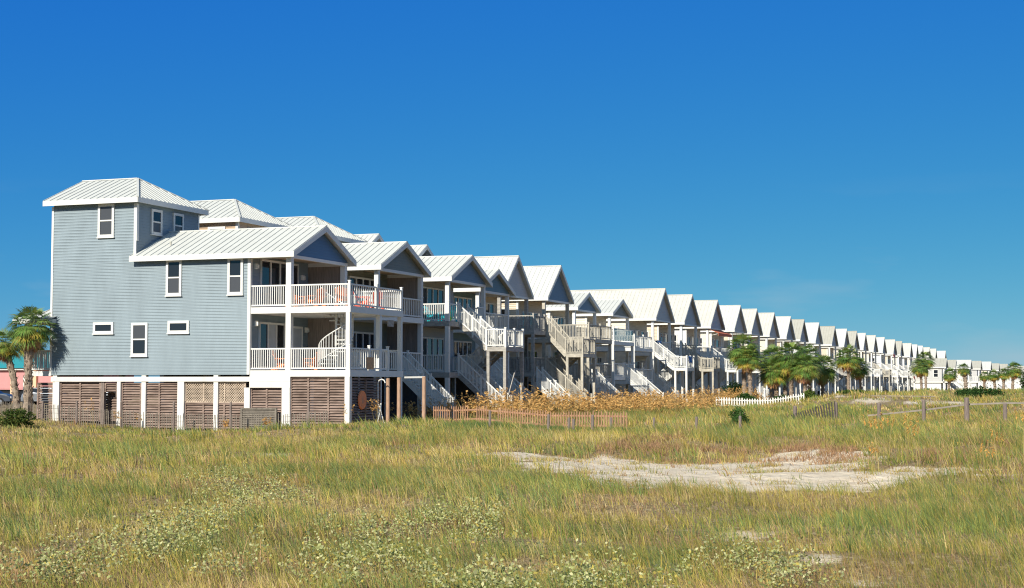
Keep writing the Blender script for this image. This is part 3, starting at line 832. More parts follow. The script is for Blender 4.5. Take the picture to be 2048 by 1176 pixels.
window(h7, 'x', -4.4, -3.4, 6.0, 7.6, -2.962, False, 'blind', 'blind')
window(t1, 'x', -3.9, -3.0, 6.2, 7.9, -2.962, True, 'glass', 'screen')
window(t2, 'x', -3.9, -3.0, 6.0, 7.7, -2.962, True, 'glass', 'screen')

# ------------------------------------------------------------------ the long row of steep gables
PK = [(1324.5,133.58,'roof_cream'),(1379,143.58,'roof_cream'),(1430,154.24,'roof_cream'),(1476,165.18,'roof_white'),(1509,173.95,'roof_cream'),(1544,184.25,'roof_cream'),(1577,195.05,'roof_white'),
      (1604,204.8,'roof_grey'),(1634,216.78,'roof_white'),(1666,231.1,'roof_grey'),(1690,243.05,'roof_white'),(1710,253.94,'roof_grey'),(1728,264.57,'roof_white'),(1748,277.42,'roof_cream'),
      (1766,290.04,'roof_white'),(1787,306.24,'roof_cream'),(1801,318.01,'roof_grey'),(1820,335.47,'roof_cream'),(1832,347.48,'roof_white'),(1843,359.22,'roof_white'),(1857,375.34,'roof_cream'),(1870,391.6,'roof_cream'),(1889,417.98,'roof_white')]
ORD = 'first second third fourth fifth sixth seventh eighth ninth tenth eleventh twelfth thirteenth fourteenth fifteenth sixteenth seventeenth eighteenth nineteenth twentieth twenty-first twenty-second twenty-third'.split()
RN = {'roof_cream': 'cream', 'roof_white': 'white', 'roof_grey': 'dull grey'}
def tall(label, y, roof, railm='white', wall='cream_siding', pitch=.14, bw=.038, L=11, steps='white', long=False):
    r = house(label, -38.0, y, hw=3.2, L=L, pd=2.4, zl=1.9, zu=4.85, ze=7.95, zr=10.95, ov=.3, wall=wall, gable='lgrey', roof=roof, ext=(0, 0), deckm='white', railm=railm,
              postm='white', party=False, pitch=pitch, bw=bw, skirt=.75, rib=.4, front_open=((-1.7, 3.1), (.1, 3.1)), doors=False)
    zigzag(r, .0, 4.85, 3.4, 1.9, -3.1, run=1.9, land=1.25, wd=1.25, m_step=steps, m_rail=railm, m_post=steps, pitch=pitch, bw=bw)
    for z in (1.93, 4.88):
        window(r, 'y', -2.6, -1.9, z+.5, z+2.1, -2.4, True, 'glass', 'glass', fr=.09)
        window(r, 'y', .9, 1.9, z+.6, z+2.1, -2.4, True, 'glass', 'glass', fr=.09)
        glass_door(r, -1.2, .2, z, z+2.15, -2.4, 1, ('glass',))
    for z in (5.7,): window(r, 'x', -4.2, -3.4, z, z+1.5, -3.212, True, 'glass', 'screen', fr=.1)
    return r
TALL = []
proto = {}
grp = 'steep gabled stilt houses standing in a long receding row'
hints = {0: 'with a long cream roof and white zigzag stairs', 1: 'with bare tan timber stairs', 2: 'with a terracotta awning under its gable', 3: 'rising just left of the single tall palm'}
for i, (px, y0, rf) in enumerate(PK):
    y = 2+ (y0-2+2)*38/35.1 - 2
    if i == 0: lab = 'steep gabled stilt house with an extra long cream roof, first of the identical row'
    elif i == 1: lab = 'steep gabled stilt house with bleached timber stairs, second of the identical row'
    elif i == 2: lab = 'steep gabled stilt house with a terracotta awning below its cream roof'
    elif i == 22: lab = 'steep gabled stilt house with white roof, last and farthest of the identical row'
    else: lab = 'steep stilt house with %s roof, %s gable from the near end' % (RN[rf], ORD[i])
    if i == 0: r = tall(lab, y, rf, L=19)
    elif i == 1: r = tall(lab, y, rf, railm='wood_tan', steps='wood_tan', wall='beige')
    elif i == 2: r = tall(lab, y, rf, wall='white_siding', railm='white')
    elif i == 3: r = tall(lab, y, rf)
    elif i == 8:
        r = tall(lab, y, rf, pitch=.22, bw=.06, wall='white_siding')
        proto['far'] = r
    else:
        src = TALL[3] if i < 8 else proto['far']
        r = copy_tree(src); r.location = (-38.0, y, 0); r['label'] = lab
        for ch in r.children:
            if ch.name.split('.')[0] == 'roof':
                ch.material_slots[0].link = 'OBJECT'; ch.material_slots[0].material = M[rf]
            if ch.name.split('.')[0] == 'wall' and i % 3 != 0:
                ch.material_slots[0].link = 'OBJECT'; ch.material_slots[0].material = M[('white_siding', 'beige', 'cream_siding')[i % 3]]
            k_ = ch.name.split('.')[0]
            if i in (5, 9, 13, 19) and k_ in ('staircase', 'stair_landing', 'landing_post'):
                for q in [ch]+list(ch.children):
                    q.material_slots[0].link = 'OBJECT'; q.material_slots[0].material = M['wood_grey' if i != 13 else 'wood_tan']
            if k_ == 'gable' and i % 4 == 2:
                ch.material_slots[0].link = 'OBJECT'; ch.material_slots[0].material = M['grey_siding']
    r['group'] = grp
    TALL.append(r)

# ------------------------------------------------------------------ lower terrace of houses at the far right
FAR = [(-28.96,331.6,'roof_grey'),(-27.05,325.3,'roof_grey'),(-26.92,347.2,'roof_grey'),(-23.91,348.3,'roof_white'),(-22.91,365.0,'roof_grey'),(-21.56,378.6,'roof_white'),(-21.6,413.3,'roof_grey'),(-20.1,425.0,'roof_grey'),(-14.9,478,'roof_grey')]
def lowhouse(label, X, y, roof, wall, wd=6.0):
    root = empty('low_beach_house', (X, y, -.3), 0, label, 'house', 'low pale houses at the far right end of the row')
    hw = 3.0; L = wd
    W = MB(); W.box(-L, -.6, -hw, hw, 2.6, 5.5); W.build('wall', M[wall], root)
    gable_roof(root, -L-.3, .2, hw+.3, 5.5, 7.2, M[roof], .6)
    G = MB(); G.add([(-.1,-hw,5.35),(-.1,hw,5.35),(-.1,0,6.95),(-.2,-hw,5.35),(-.2,hw,5.35),(-.2,0,6.95)], [(0,1,2),(5,4,3),(0,3,4,1),(1,4,5,2),(2,5,3,0)])
    G.build('gable', M['lgrey'], root)
    for s in (-1, 1):
        for u in (-.25, -L+.3): MB().box(u-.15, u+.15, s*2.85-.15, s*2.85+.15, 0, 5.4 if u > -1 else 2.6).build('porch_post', M['white'], root)
    MB().box(-L, 1.6, -hw, hw, 2.35, 2.6).build('deck', M['white'], root)
    deck_rails(root, M['white'], -.2, 1.6, hw, 2.6, pitch=.3, bw=.08)
    flight(root, (1.6, 0, 2.6), (4.4, 0, .3), (-2.8, -1.5), M['white'], M['white'], pitch=.3, bw=.08)
    for u in (-L*.35, -L*.72): window(root, 'x', u-.5, u+.5, 3.4, 5.0, -hw, True, 'glass', 'glass', fr=.12)
    window(root, 'y', -1.6, -.6, 3.2, 5.0, -.6, True, 'glass', 'glass', fr=.12)
    MB().box(-L+.3, -.8, -hw+.3, hw-.3, .2, 2.35).build('skirting', M['white_siding'], root)
    return root
LL = ['low far house with grey roof tucked under the last steep gable', 'low far grey roofed house just in front of the last steep gable', 'low far house with grey roof and white walls, left of the widest white roof',
      'low far house with the widest white roof in the far right terrace', 'low far house with grey roof between two white roofed ones', 'low far house with white roof behind the dark green shrub',
      'low far house with grey roof and cream wall right of the last white roof', 'low far house with dull roof and cream wall beside the rightmost low house', 'low long grey roofed house at the right edge behind the dark palm']
for i, (x, y, rf) in enumerate(FAR):
    lowhouse(LL[i], x, y, rf, ('lgrey', 'cream_siding')[i % 2 if i > 2 else 0], (5, 5, 6, 9, 6, 7, 6, 6, 12)[i])

# ------------------------------------------------------------------ chairs and porch things
def adirondack(label, loc, rz, m, group=None):
    root = empty('adirondack_chair', loc, rz, label, 'chair', group)
    mm = M[m]
    MB().bar((-.25, 0, .30), (.28, 0, .40), .5, .03).build('seat', mm, root)
    b = MB()
    for i in range(5):
        y = -.2+i*.1; hgt = .62+.1*(1-abs(i-2)/2)
        b.bar((-.24, y, .3), (-.24-hgt*.42, y*1.15, .3+hgt*.92), .085, .022, up=(1, 0, 0))
    b.build('backrest', mm, root)
    for s in (-1, 1):
        MB().bar((-.38, s*.31, .56), (.32, s*.31, .58), .12, .025).build('arm', mm, root)
        MB().bar((.26, s*.27, 0), (.26, s*.27, .56), .05, .09).build('leg', mm, root)
        MB().bar((-.55, s*.27, .02), (.28, s*.27, .38), .03, .11).build('leg', mm, root)
    return root
adirondack('orange slatted chair near the left end of the upper deck of the blue house', (-35.85, 67.4, 5.6), -.3, 'orange')
adirondack('orange slatted chair beside the porch post on the upper deck of the blue house', (-34.9, 67.5, 5.6), 2.7, 'orange')
adirondack('orange slatted chair at the front corner of the upper deck rail', (-33.35, 67.2, 5.6), 1.9, 'orange')
adirondack('red orange chair behind the front railing of the upper deck', (-33.1, 69.0, 5.6), .4, 'red')
adirondack('red orange chair farther along the front railing of the upper deck', (-33.1, 70.2, 5.6), 2.5, 'red')
adirondack('orange slatted chair on the lower porch by the white middle post', (-36.5, 67.3, 2.6), .2, 'orange')
adirondack('orange slatted chair right of the middle post on the lower porch', (-35.0, 67.4, 2.6), 2.9, 'orange')
adirondack('turquoise slatted chair at the left on the upper porch of the third house', (-36.7, 86.0, 5.65), -.2, 'teal')
adirondack('turquoise slatted chair at the right on the upper porch of the third house', (-35.95, 86.6, 5.65), 2.6, 'teal')
adirondack('white slatted chair on the deck of the first long roofed steep gable house', (-38.6, 141.6, 4.85), 1.3, 'white')
# towels over rails
def towel(label, loc, w_, m, rz=0):
    mb = MB(); n = 8
    for i in range(n):
        y0, y1 = -w_/2+w_*i/n, -w_/2+w_*(i+1)/n
        d0, d1 = .02*math.sin(i*1.7), .02*math.sin((i+1)*1.7)
        mb.add([(.06+d0, y0, -.55-.03*math.sin(i)), (.06+d1, y1, -.55-.03*math.sin(i+1)), (.05, y1, .0), (.05, y0, .0), (0, y0, .05), (0, y1, .05), (-.05, y0, 0), (-.05, y1, 0), (-.06, y0, -.4), (-.06, y1, -.4)],
               [(0,1,2,3), (3,2,5,4), (4,5,7,6), (6,7,9,8)])
    o = mb.build('towel', M[m]); o.location = loc; o.rotation_euler = (0, 0, rz)
    md = o.modifiers.new('thick', 'SOLIDIFY'); md.thickness = .012
    tag(o, label, 'towel'); return o
towel('blue towel over the upper porch rail of the first long row house', (-38.06, 143.4, 5.9), 1.6, 'bluecloth')
towel('blue towel over the stair landing rail of the first long row house', (-34.9, 142.8, 4.45), 1.1, 'bluecloth')
towel('long red cloth hanging beside a far white deck', (-33.6, 328, 3.4), 1.2, 'redcloth')
towel('red cloth hanging under a far roof', (-36.2, 316.2, 7.6), 1.4, 'redcloth')
# lime toy figure on the third house's porch corner
mb = MB(); mb.tube([(0,0,0), (0,0,.12), (0,0,.3), (0,0,.4), (0,0,.5), (0,0,.62)], [.1, .14, .11, .06, .1, .03], 10)
o = mb.build('plant_pot_ornament', M['green'], smooth=True); o.location = (-35.5, 85.75, 5.65); tag(o, 'small lime green ornament standing at the porch corner of the third house', 'ornament')
# awning
aw = empty('awning', (-38.0, 0, 0), 0, 'terracotta striped awning stretched under the third steep gable', 'awning')
ya = TALL[2].location.y
aw.location = (-38.0, ya, 0)
MB().add([(.0,-3.3,7.75),(.0,3.3,7.75),(1.1,3.3,7.3),(1.1,-3.3,7.3),(.0,-3.3,7.72),(.0,3.3,7.72),(1.1,3.3,7.27),(1.1,-3.3,7.27)], [(0,3,2,1),(4,5,6,7),(0,4,7,3),(1,2,6,5),(3,7,6,2)]).build('canopy', M['awning'], aw)
MB().box(1.09, 1.12, -3.3, 3.3, 7.0, 7.28).build('valance', M['awning'], aw)
for s in (-1, 1): MB().bar((0, s*3.1, 7.0), (1.1, s*3.1, 7.25), .04, .04).build('arm', M['white'], aw)
# life ring / disc on the base
mb = MB(); nn_ = 28
vs = []; 
for j in range(nn_):
    a = 2*PI*j/nn_
    vs += [(0, .43*math.cos(a), .46*math.sin(a)), (.06, .40*math.cos(a), .43*math.sin(a))]
fs = [(2*j, 2*((j+1) % nn_), 2*((j+1) % nn_)+1, 2*j+1) for j in range(nn_)]
fs.append(tuple(2*j+1 for j in range(nn_))); fs.append(tuple(2*j for j in reversed(range(nn_))))
mb.add(vs, fs)
dk = mb.build('hanging_disc', M['orange']); dk.location = (-32.3, 67.25, 1.2); tag(dk, 'round orange wooden disc hanging on the shaded louvred base of the blue house', 'disc')
mb = MB(); mb.add([(.061, .05*math.cos(a*PI/3)+.1*math.sin(a*PI/3)*0, .2*math.sin(a*PI/3)) for a in range(6)], [(0,1,2,3,4,5)])
mb.build('dark_emblem', M['plank'], dk)
# sign between the posts
sg = MB().box(-.02, .02, -.35, .35, -.16, .16); o = sg.build('hanging_sign', M['wood_grey']); o.location = (-32.5, 70.9, 4.95); tag(o, 'small pale board hanging between the lower porch posts of the blue house', 'sign')
# box on lower rail
o = MB().box(-.03, .03, -.38, .38, -.28, .28).build('woven_mat', M['wood_chair']); o.location = (-32.33, 68.2, 2.95); tag(o, 'small brown mat hanging on the lower front rail of the blue house', 'mat')

# ------------------------------------------------------------------ posts and fences
def round_post(label, x, y, ztop, r=.1, m='post', group=None, lean=(0, 0)):
    z0 = H1(x, y)-.3
    mb = MB(); mb.tube([(0,0,0),(lean[0]*.5,lean[1]*.5,(ztop-z0)*.5),(lean[0],lean[1],ztop-z0-.03),(lean[0],lean[1],ztop-z0)], [r*1.06, r, r*.97, r*.75], 10)
    o = mb.build('wooden_post', M[m]); o.location = (x, y, z0); tag(o, label, 'post', group); return o
for i, (x, y, z, m_, r_, lb) in enumerate([(-31.75,69.0,2.22,'post_red',.095,'reddish square timber post, left of the pair in front of the shaded base'), (-30.72,68.0,2.26,'post_red',.095,'reddish timber post, right of the pair in front of the shaded base'),
        (-27.7,64.0,2.29,'post_red',.09,'tall weathered post standing at the left end of the orange picket fence')]):
    round_post(lb, x, y, z, r_, m_)
o = MB().bar((0,0,0), (2.3, -3.0, .0), .04, .08).build('cross_rail', M['white']); o.location = (-30.0, 67.05, 2.26); tag(o, 'thin white rail running from the deck to the tall weathered post', 'rail')
posts = [(-14.46,.8),(-12.27,1.02),(-10.17,.98),(-7.95,1.14),(-5.85,1.27),(-4.01,.98)]
pl = ['round grey post left of the collapsed slat fence', 'round grey post holding the high end of the collapsed slat fence', 'round grey post between the collapsed slat fence and the board rail', 'round grey post on the board rail, left of the thickest one',
      'thickest round grey post on the board rail', 'round grey post on the board rail near the right edge']
for (x, z), lb in zip(posts, pl): round_post(lb, x, 82 - (.6 if 'end' in lb else 0), z, .125 if z > 1.2 else .10)
sp_ = [(-22.27,1.0),(-19.83,.85),(-18.99,.72),(-18.8,.66),(-18.03,.85),(-17.29,.74),(-15.59,.75),(-13.94,.80),(-12.28,.85)]
sl_ = ['short post before the orange fence, leftmost of the thin grey ones', 'thin grey post before the middle of the orange fence', 'short thin grey stake left of its twin before the orange fence', 'short thin grey stake right of its twin before the orange fence',
       'thin grey post just behind the green weeds before the orange fence', 'thin grey post before the right end of the orange fence', 'thin grey post right of the orange fence, in green grass', 'thin grey post in grass below the timber stairs', 'thin brown post in front of the dark round bush']
for (x, z), lb in zip(sp_, sl_): round_post(lb, x, 58, z*.92, .055)
# board rail
br = MB(); pts = [(-10.77,82.2,.33),(-7.97,82.2,.63),(-5.87,82.2,.92),(-4.02,82.2,1.0),(-1.2,82.6,1.0)]
for a, b_ in zip(pts[:-1], pts[1:]): br.bar(a, b_, .05, .085)
tag(br.build('board_rail', M['rail_old']), 'long pale board rail nailed between round grey posts on the right', 'rail')
br = MB(); br.bar((-14.2,110,1.12), (-9.9,110,1.10), .05, .05); br.bar((-13.5,110,.5),(-13.5,110,1.12),.05,.05); br.bar((-10.2,110,.5),(-10.2,110,1.10),.05,.05)
tag(br.build('low_rail', M['rail_old']), 'low pale handrail lying along the sandy dune path, farther off', 'rail')

def slat_fence(label, pts, h, pitch=.085, sw=.04, m='slat', tilt=0.0, name='sand_fence', jag=.05, zoff=0.0):
    root = empty(name, (pts[0][0], pts[0][1], 0), 0, label, 'fence')
    o0 = Vector((pts[0][0], pts[0][1], 0))
    mb = MB(); wires = MB(); rnd = random.Random(len(pts)*31+int(h*100))
    for (a, b_) in zip(pts[:-1], pts[1:]):
        d = math.hypot(b_[0]-a[0], b_[1]-a[1]); n = int(d/pitch)
        dx, dy = (b_[0]-a[0])/d, (b_[1]-a[1])/d
        for i in range(n):
            x = a[0]+(b_[0]-a[0])*i/n; y = a[1]+(b_[1]-a[1])*i/n; z = H1(x, y)+zoff
            hh_ = h+rnd.uniform(-jag, jag); t_ = tilt+rnd.gauss(0, .03)
            mb.bar((x-o0.x, y-o0.y, z-.1), (x-o0.x+dx*t_*hh_, y-o0.y+dy*t_*hh_, z+hh_), .012, sw*rnd.uniform(.8, 1.1), up=(dx, dy, 0))
        for f in (.25, .55, .82):
            z0, z1 = H1(*a[:2])+zoff, H1(*b_[:2])+zoff
            wires.bar((a[0]-o0.x, a[1]-o0.y+.012, z0+h*f), (b_[0]-o0.x, b_[1]-o0.y+.012, z1+h*f), .012, .012)
    mb.build('slats', M[m], root); wires.build('wire', M['wood_dark'], root)
    return root
line = [(-57,66.5),(-53.5,66),(-50.2,64.8),(-47.5,64.6),(-44,64.4),(-41,64.6),(-38,64.4),(-35.2,64.5),(-32.4,64.2)]
slat_fence('grey wire and slat sand fence running along the louvred base of the blue house', line, .84, .125, .036)
for i, (x, y) in enumerate([(-53.4,66.1),(-48.4,64.75),(-46.3,64.6),(-43.7,64.5),(-40.9,64.7),(-37.7,64.5),(-33.6,64.45)]):
    round_post(['dark post of the slat fence left of the palms', 'slat fence post at the left corner of the blue house', 'slat fence post before the gate bay', 'slat fence post in the middle of the long louvred bay', 'slat fence post before the white lattice bay',
                'slat fence post before the small louvred bay', 'slat fence post before the rightmost louvred bay'][i], x, y-.08, 1.12+(.1 if i == 0 else 0), .055)
# dark mesh panel leaned before the small bay
louver(h1, wx(-37.9), wx(-36.0), -.25, .80, -3.2, 'x', (), .085, name='low_screen', m='slat')
# collapsed fence, leaning and sinking to the left
root = empty('collapsed_sand_fence', (-12.2, 81.3, 0), 0, 'dark slat sand fence sagging to the ground left of a round post', 'fence')
mb = MB(); wr = MB(); rnd = random.Random(3)
for i in range(22):
    f = i/21; x = -.05 - f*2.5; hgt = .90*(1-f)**1.15+.10
    zg = H1(-12.2+x, 81.3)
    lean = -.05-.55*f
    mb.bar((x, 0, zg-.1), (x+lean*(hgt+.3), 0, zg+hgt+.20), .02, .062, up=(1, 0, 0))
mb.build('slats', M['wood_dark'], root)
for k in (.35, .75):
    p = [(-.05-f*2.5-.3*f*k, .015, H1(-12.2-f*2.5, 81.3)+k*(.9*(1-f)**1.15+.1)) for f in [j/8 for j in range(9)]]
    for a, b_ in zip(p[:-1], p[1:]): wr.bar(a, b_, .01, .01)
wr.build('wire', M['wood_dark'], root)

def picket_fence(label, a, b_, h, pitch, w_, m, name='picket_fence', gaps=(), pickz=0.0, jag=.01):
    root = empty(name, (a[0], a[1], 0), 0, label, 'fence')
    d = math.hypot(b_[0]-a[0], b_[1]-a[1]); n = int(d/pitch); mb = MB(); rl = MB(); rnd = random.Random(5)
    dx, dy = (b_[0]-a[0])/d, (b_[1]-a[1])/d
    for i in range(n+1):
        f = i/n
        if any(g0 < f < g1 for g0, g1 in gaps):
            if mb.v: mb.build('picket_panel', M[m], root); mb = MB()
            continue
        x, y = dx*d*f, dy*d*f; z = H1(a[0]+x, a[1]+y)+pickz; hh_ = h+rnd.uniform(-jag, jag)
        k = len(mb.v); e = w_/2; tk = .012; nxx, nyy = -dy*tk, dx*tk
        pr_ = [(-e, z-.1), (e, z-.1), (e, z+hh_-.07), (0, z+hh_), (-e, z+hh_-.07)]
        for s in (-1, 1):
            for q, zz in pr_: mb.v.append((x+dx*q+s*nxx, y+dy*q+s*nyy, zz))
        mb.f += [tuple(k+j for j in (0,1,2,3,4)), tuple(k+5+j for j in (4,3,2,1,0))] + [(k+j, k+5+j, k+5+(j+1)%5, k+(j+1)%5) for j in range(5)]
    m0 = 8
    for zz in (.22, .75):
        rl = MB()
        for j in range(m0):
            f0, f1 = j/m0, (j+1)/m0
            rl.bar((dx*d*f0-dy*.03, dy*d*f0+dx*.03, H1(a[0]+dx*d*f0, a[1]+dy*d*f0)+pickz+h*zz), (dx*d*f1-dy*.03, dy*d*f1+dx*.03, H1(a[0]+dx*d*f1, a[1]+dy*d*f1)+pickz+h*zz), .03, .07)
        rl.build('rail', M[m], root)
    mb.build('picket_panel', M[m], root)
    return root
picket_fence('low orange brown picket fence in front of the golden sea oats', (-28.5, 67.0), (-17.7, 61.6), .78, .155, .055, 'picket', gaps=((.205,.235),(.31,.36),), pickz=.12, jag=.04)
picket_fence('white picket fence below the cluster of palms', (-27.6, 121.5), (-21.2, 124.1), .80, .2, .10, 'wpicket', pickz=.05, jag=.04)
# loose plank by the stairs
o = MB().bar((0,-.6,-.75), (0,.6,.75), .05, .12).build('plank', M['wood_grey']); o.location = (-32.6, 88.6, 2.0); tag(o, 'loose grey plank leaning beside the landing of the white zigzag stairs', 'plank')
# curved outdoor shower pipe
mb = MB(); mb.tube([(0,0,0),(0,0,2.0),(.05,0,2.12),(.2,0,2.18),(.33,0,2.12),(.38,0,2.0)], .03, 8)
o = mb.build('shower_pipe', M['white']); o.location = (-32.0, 68.4, 0.0); tag(o, 'white curved outdoor shower pipe beside the reddish posts', 'shower')
# folded teal chair at its foot
ch = empty('folding_chair', (-31.5, 67.3, .1), .5, 'folded dark teal beach chair leaning below the shower pipe', 'chair')
MB().bar((0,-.2,0),(.15,-.2,.95),.03,.03).bar((0,.2,0),(.15,.2,.95),.03,.03).bar((.3,-.2,0),(.05,-.2,.9),.03,.03).bar((.3,.2,0),(.05,.2,.9),.03,.03).build('frame', M['white'], ch)
MB().add([(.03,-.19,.2),(.03,.19,.2),(.14,.19,.92),(.14,-.19,.92),(.045,-.19,.2),(.045,.19,.2),(.155,.19,.92),(.155,-.19,.92)],[(0,3,2,1),(4,5,6,7),(0,1,5,4),(2,3,7,6),(1,2,6,5),(3,0,4,7)]).build('seat_cloth', mat('dark_teal_cloth', (.03,.16,.17), .8, var=.2, vscale=6), ch)

# ------------------------------------------------------------------ far left: pink building and cars
M['pink'] = mat('pink_stucco', (.55, .26, .25), .8, var=.08, vscale=1.5)
M['tealwall'] = mat('teal_metal_roof', (.03, .26, .29), .5, var=.06, vscale=1.5)
M['peach'] = mat('peach_column_paint', (.78, .48, .30), .8, var=.05, vscale=2)
pk = empty('pink_building', (-106, 137, .4), 0, 'pink stucco shop building with teal roof behind the parked cars', 'building')
MB().box(-16, 5.2, 0, 14, .9, 3.1).build('wall', M['pink'], pk)
MB().box(-16.3, 5.6, -.4, 14.3, 2.95, 3.15).build('cornice', M['white'], pk)
MB().add([(-16.5,-.6,3.16),(5.8,-.6,3.16),(5.8,14.6,3.16),(-16.5,14.6,3.16),(-14,3.2,5.1),(4.2,3.2,4.9),(4.2,11,4.9),(-14,11,5.1)], [(0,1,5,4),(1,2,6,5),(2,3,7,6),(3,0,4,7),(4,5,6,7),(3,2,1,0)]).build('roof', M['tealwall'], pk)
for x in (-12, -9, -6, -3, -.2, 2.6, 5.0): MB().box(x-.22, x+.22, -.3, .1, -.4, 2.94).build('column', M['peach'], pk)
MB().box(-15.9, 5.1, .3, 13.8, -.4, .89).build('shopfront', M['glass'], pk)
MB().box(-15.9, 5.1, -.02, .28, 1.0, 1.2).build('sign_band', M['pink'], pk)
CARG = mat('silver_car_paint', (.30, .32, .35), .3, spec=.6, metal=.6); CARW = mat('white_car_paint', (.7, .72, .74), .3, spec=.6); TYRE = mat('black_tyre', (.015, .015, .015), .8)
CARD = mat('dark_car_paint', (.05, .06, .08), .3, spec=.6)
def car(label, loc, rz, m):
    root = empty('parked_car', loc, rz, label, 'car')
    prof = [(-2.2,.35),(-2.25,.7),(-2.1,1.0),(-1.75,1.08),(-1.35,1.5),(.3,1.52),(1.0,1.05),(1.9,.92),(2.2,.72),(2.22,.35)]
    mb = MB(); k = len(prof)
    for wv, s in ((.86, -1), (.86, 1)):
        for x, z in prof: mb.v.append((x, s*(wv if z < 1.2 else .66), z))
    mb.f += [tuple(range(k))[::-1], tuple(k+i for i in range(k))] + [(i, (i+1) % k, k+(i+1) % k, k+i) for i in range(k)]
    b = mb.build('body', m, root)
    md = b.modifiers.new('round', 'BEVEL'); md.width = .06; md.segments = 2
    g_ = MB()
    for s in (-1, 1):
        g_.add([(-1.62, s*.868, 1.07), (.85, s*.868, 1.07), (.25, s*.70, 1.44), (-1.28, s*.70, 1.44), (-1.62, s*.8, 1.07), (.85, s*.8, 1.07), (.25, s*.64, 1.44), (-1.28, s*.64, 1.44)], [(0,1,2,3),(4,7,6,5),(0,4,5,1),(2,6,7,3)])
    g_.add([(.38, -.6, 1.47), (.38, .6, 1.47), (1.0, .75, 1.08), (1.0, -.75, 1.08), (.36,-.6,1.43),(.36,.6,1.43),(.98,.75,1.04),(.98,-.75,1.04)], [(0,3,2,1),(4,5,6,7)])
    g_.build('window', M['glass'], root)
    for x in (-1.4, 1.35):
        for s in (-1, 1):
            wv = MB(); wv.tube([(x, s*.72, .34), (x, s*.9, .34)], .33, 16); wo = wv.build('wheel', TYRE, root)
            MB().tube([(x, s*.9, .34), (x, s*.915, .34)], .19, 12).build('rim', CARG, wo)
    for s in (-1, 1): MB().box(2.19, 2.24, s*.62-.16, s*.62+.16, .62, .78).build('headlight', M['lamp'], root)
    return root
for lb, lc, rz, m_ in (('dark grey parked car, leftmost of those before the pink building', (-85.5, 107, .12), .3, CARD), ('silver parked car between the two palm trunks', (-80.8, 109, .12), .25, CARG), ('white parked car partly behind the right palm trunk', (-83.5, 119, .2), .2, CARW)):
    car(lb, lc, rz, m_)
# street lamp pole behind palms
# ------------------------------------------------------------------ vegetation builders
def np_mesh(name, V, F, C, m, nv=None, smooth=False):
    """V (n,3); F list of arrays (k,3)/(k,4); C (n,3) vertex colour"""
    me = bpy.data.meshes.new(name)
    me.vertices.add(len(V)); me.vertices.foreach_set('co', V.astype(np.float32).ravel())
    loops = np.concatenate([f.ravel() for f in F]); tot = np.concatenate([np.full(len(f), f.shape[1]) for f in F])
    st = np.concatenate([[0], np.cumsum(tot)[:-1]])
    me.loops.add(len(loops)); me.loops.foreach_set('vertex_index', loops.astype(np.int32))
    me.polygons.add(len(tot)); me.polygons.foreach_set('loop_start', st.astype(np.int32)); me.polygons.foreach_set('loop_total', tot.astype(np.int32))
    me.update(calc_edges=True)
    a = me.attributes.new('col', 'FLOAT_COLOR', 'POINT')
    a.data.foreach_set('color', np.concatenate([C, np.ones((len(C), 1))], 1).astype(np.float32).ravel())
    me.materials.append(m)
    o = bpy.data.objects.new(name, me); COL.objects.link(o); return o

rng = np.random.default_rng(12)
def blades(x, y, h, wd, lean_x, lean_y, curve, col, segs=3, z=None):
    """grass ribbons; arrays of equal length"""
    n = len(x); z = H(x, y)-.02 if z is None else z
    az = rng.uniform(0, 2*PI, n); wx_, wy_ = np.cos(az)*wd/2, np.sin(az)*wd/2
    rows = []
    for k in range(segs+1):
        t_ = k/segs; b = t_*(1-curve) + curve*t_*t_
        cx_ = x+lean_x*h*b*t_**.3; cy_ = y+lean_y*h*b*t_**.3
        cz_ = z+h*(t_-.28*t_*t_*np.hypot(lean_x, lean_y))
        wf = 1-.15*t_ if k < segs else 0
        if k < segs:
            ww = (1-t_*.55)
            rows.append((np.stack([cx_-wx_*ww, cy_-wy_*ww, cz_], 1), np.stack([cx_+wx_*ww, cy_+wy_*ww, cz_], 1)))
        else: rows.append((np.stack([cx_, cy_, cz_], 1),))
    per = 2*segs+1
    V = np.zeros((n, per, 3))
    for k in range(segs):
        V[:, 2*k] = rows[k][0]; V[:, 2*k+1] = rows[k][1]
    V[:, 2*segs] = rows[segs][0]
    base = np.arange(n)*per
    quads = [np.stack([base+2*k, base+2*k+1, base+2*k+3, base+2*k+2], 1) for k in range(segs-1)]
    tri = np.stack([base+2*segs-2, base+2*segs-1, base+2*segs], 1)
    C = np.repeat(col[:, None, :], per, 1)
    return V.reshape(-1, 3), (np.concatenate(quads) if quads else np.zeros((0, 4), int)), tri, C.reshape(-1, 3)

class Acc:
    def __init__(s): s.V = []; s.Q = []; s.T = []; s.C = []; s.n = 0
    def add(s, V, Q, T, C):
        s.V.append(V); s.Q.append(Q+s.n); s.T.append(T+s.n); s.C.append(C); s.n += len(V)
    def build(s, name, m):
        F = [f for f in (np.concatenate(s.Q), np.concatenate(s.T)) if len(f)]
        return np_mesh(name, np.concatenate(s.V), F, np.concatenate(s.C), m)

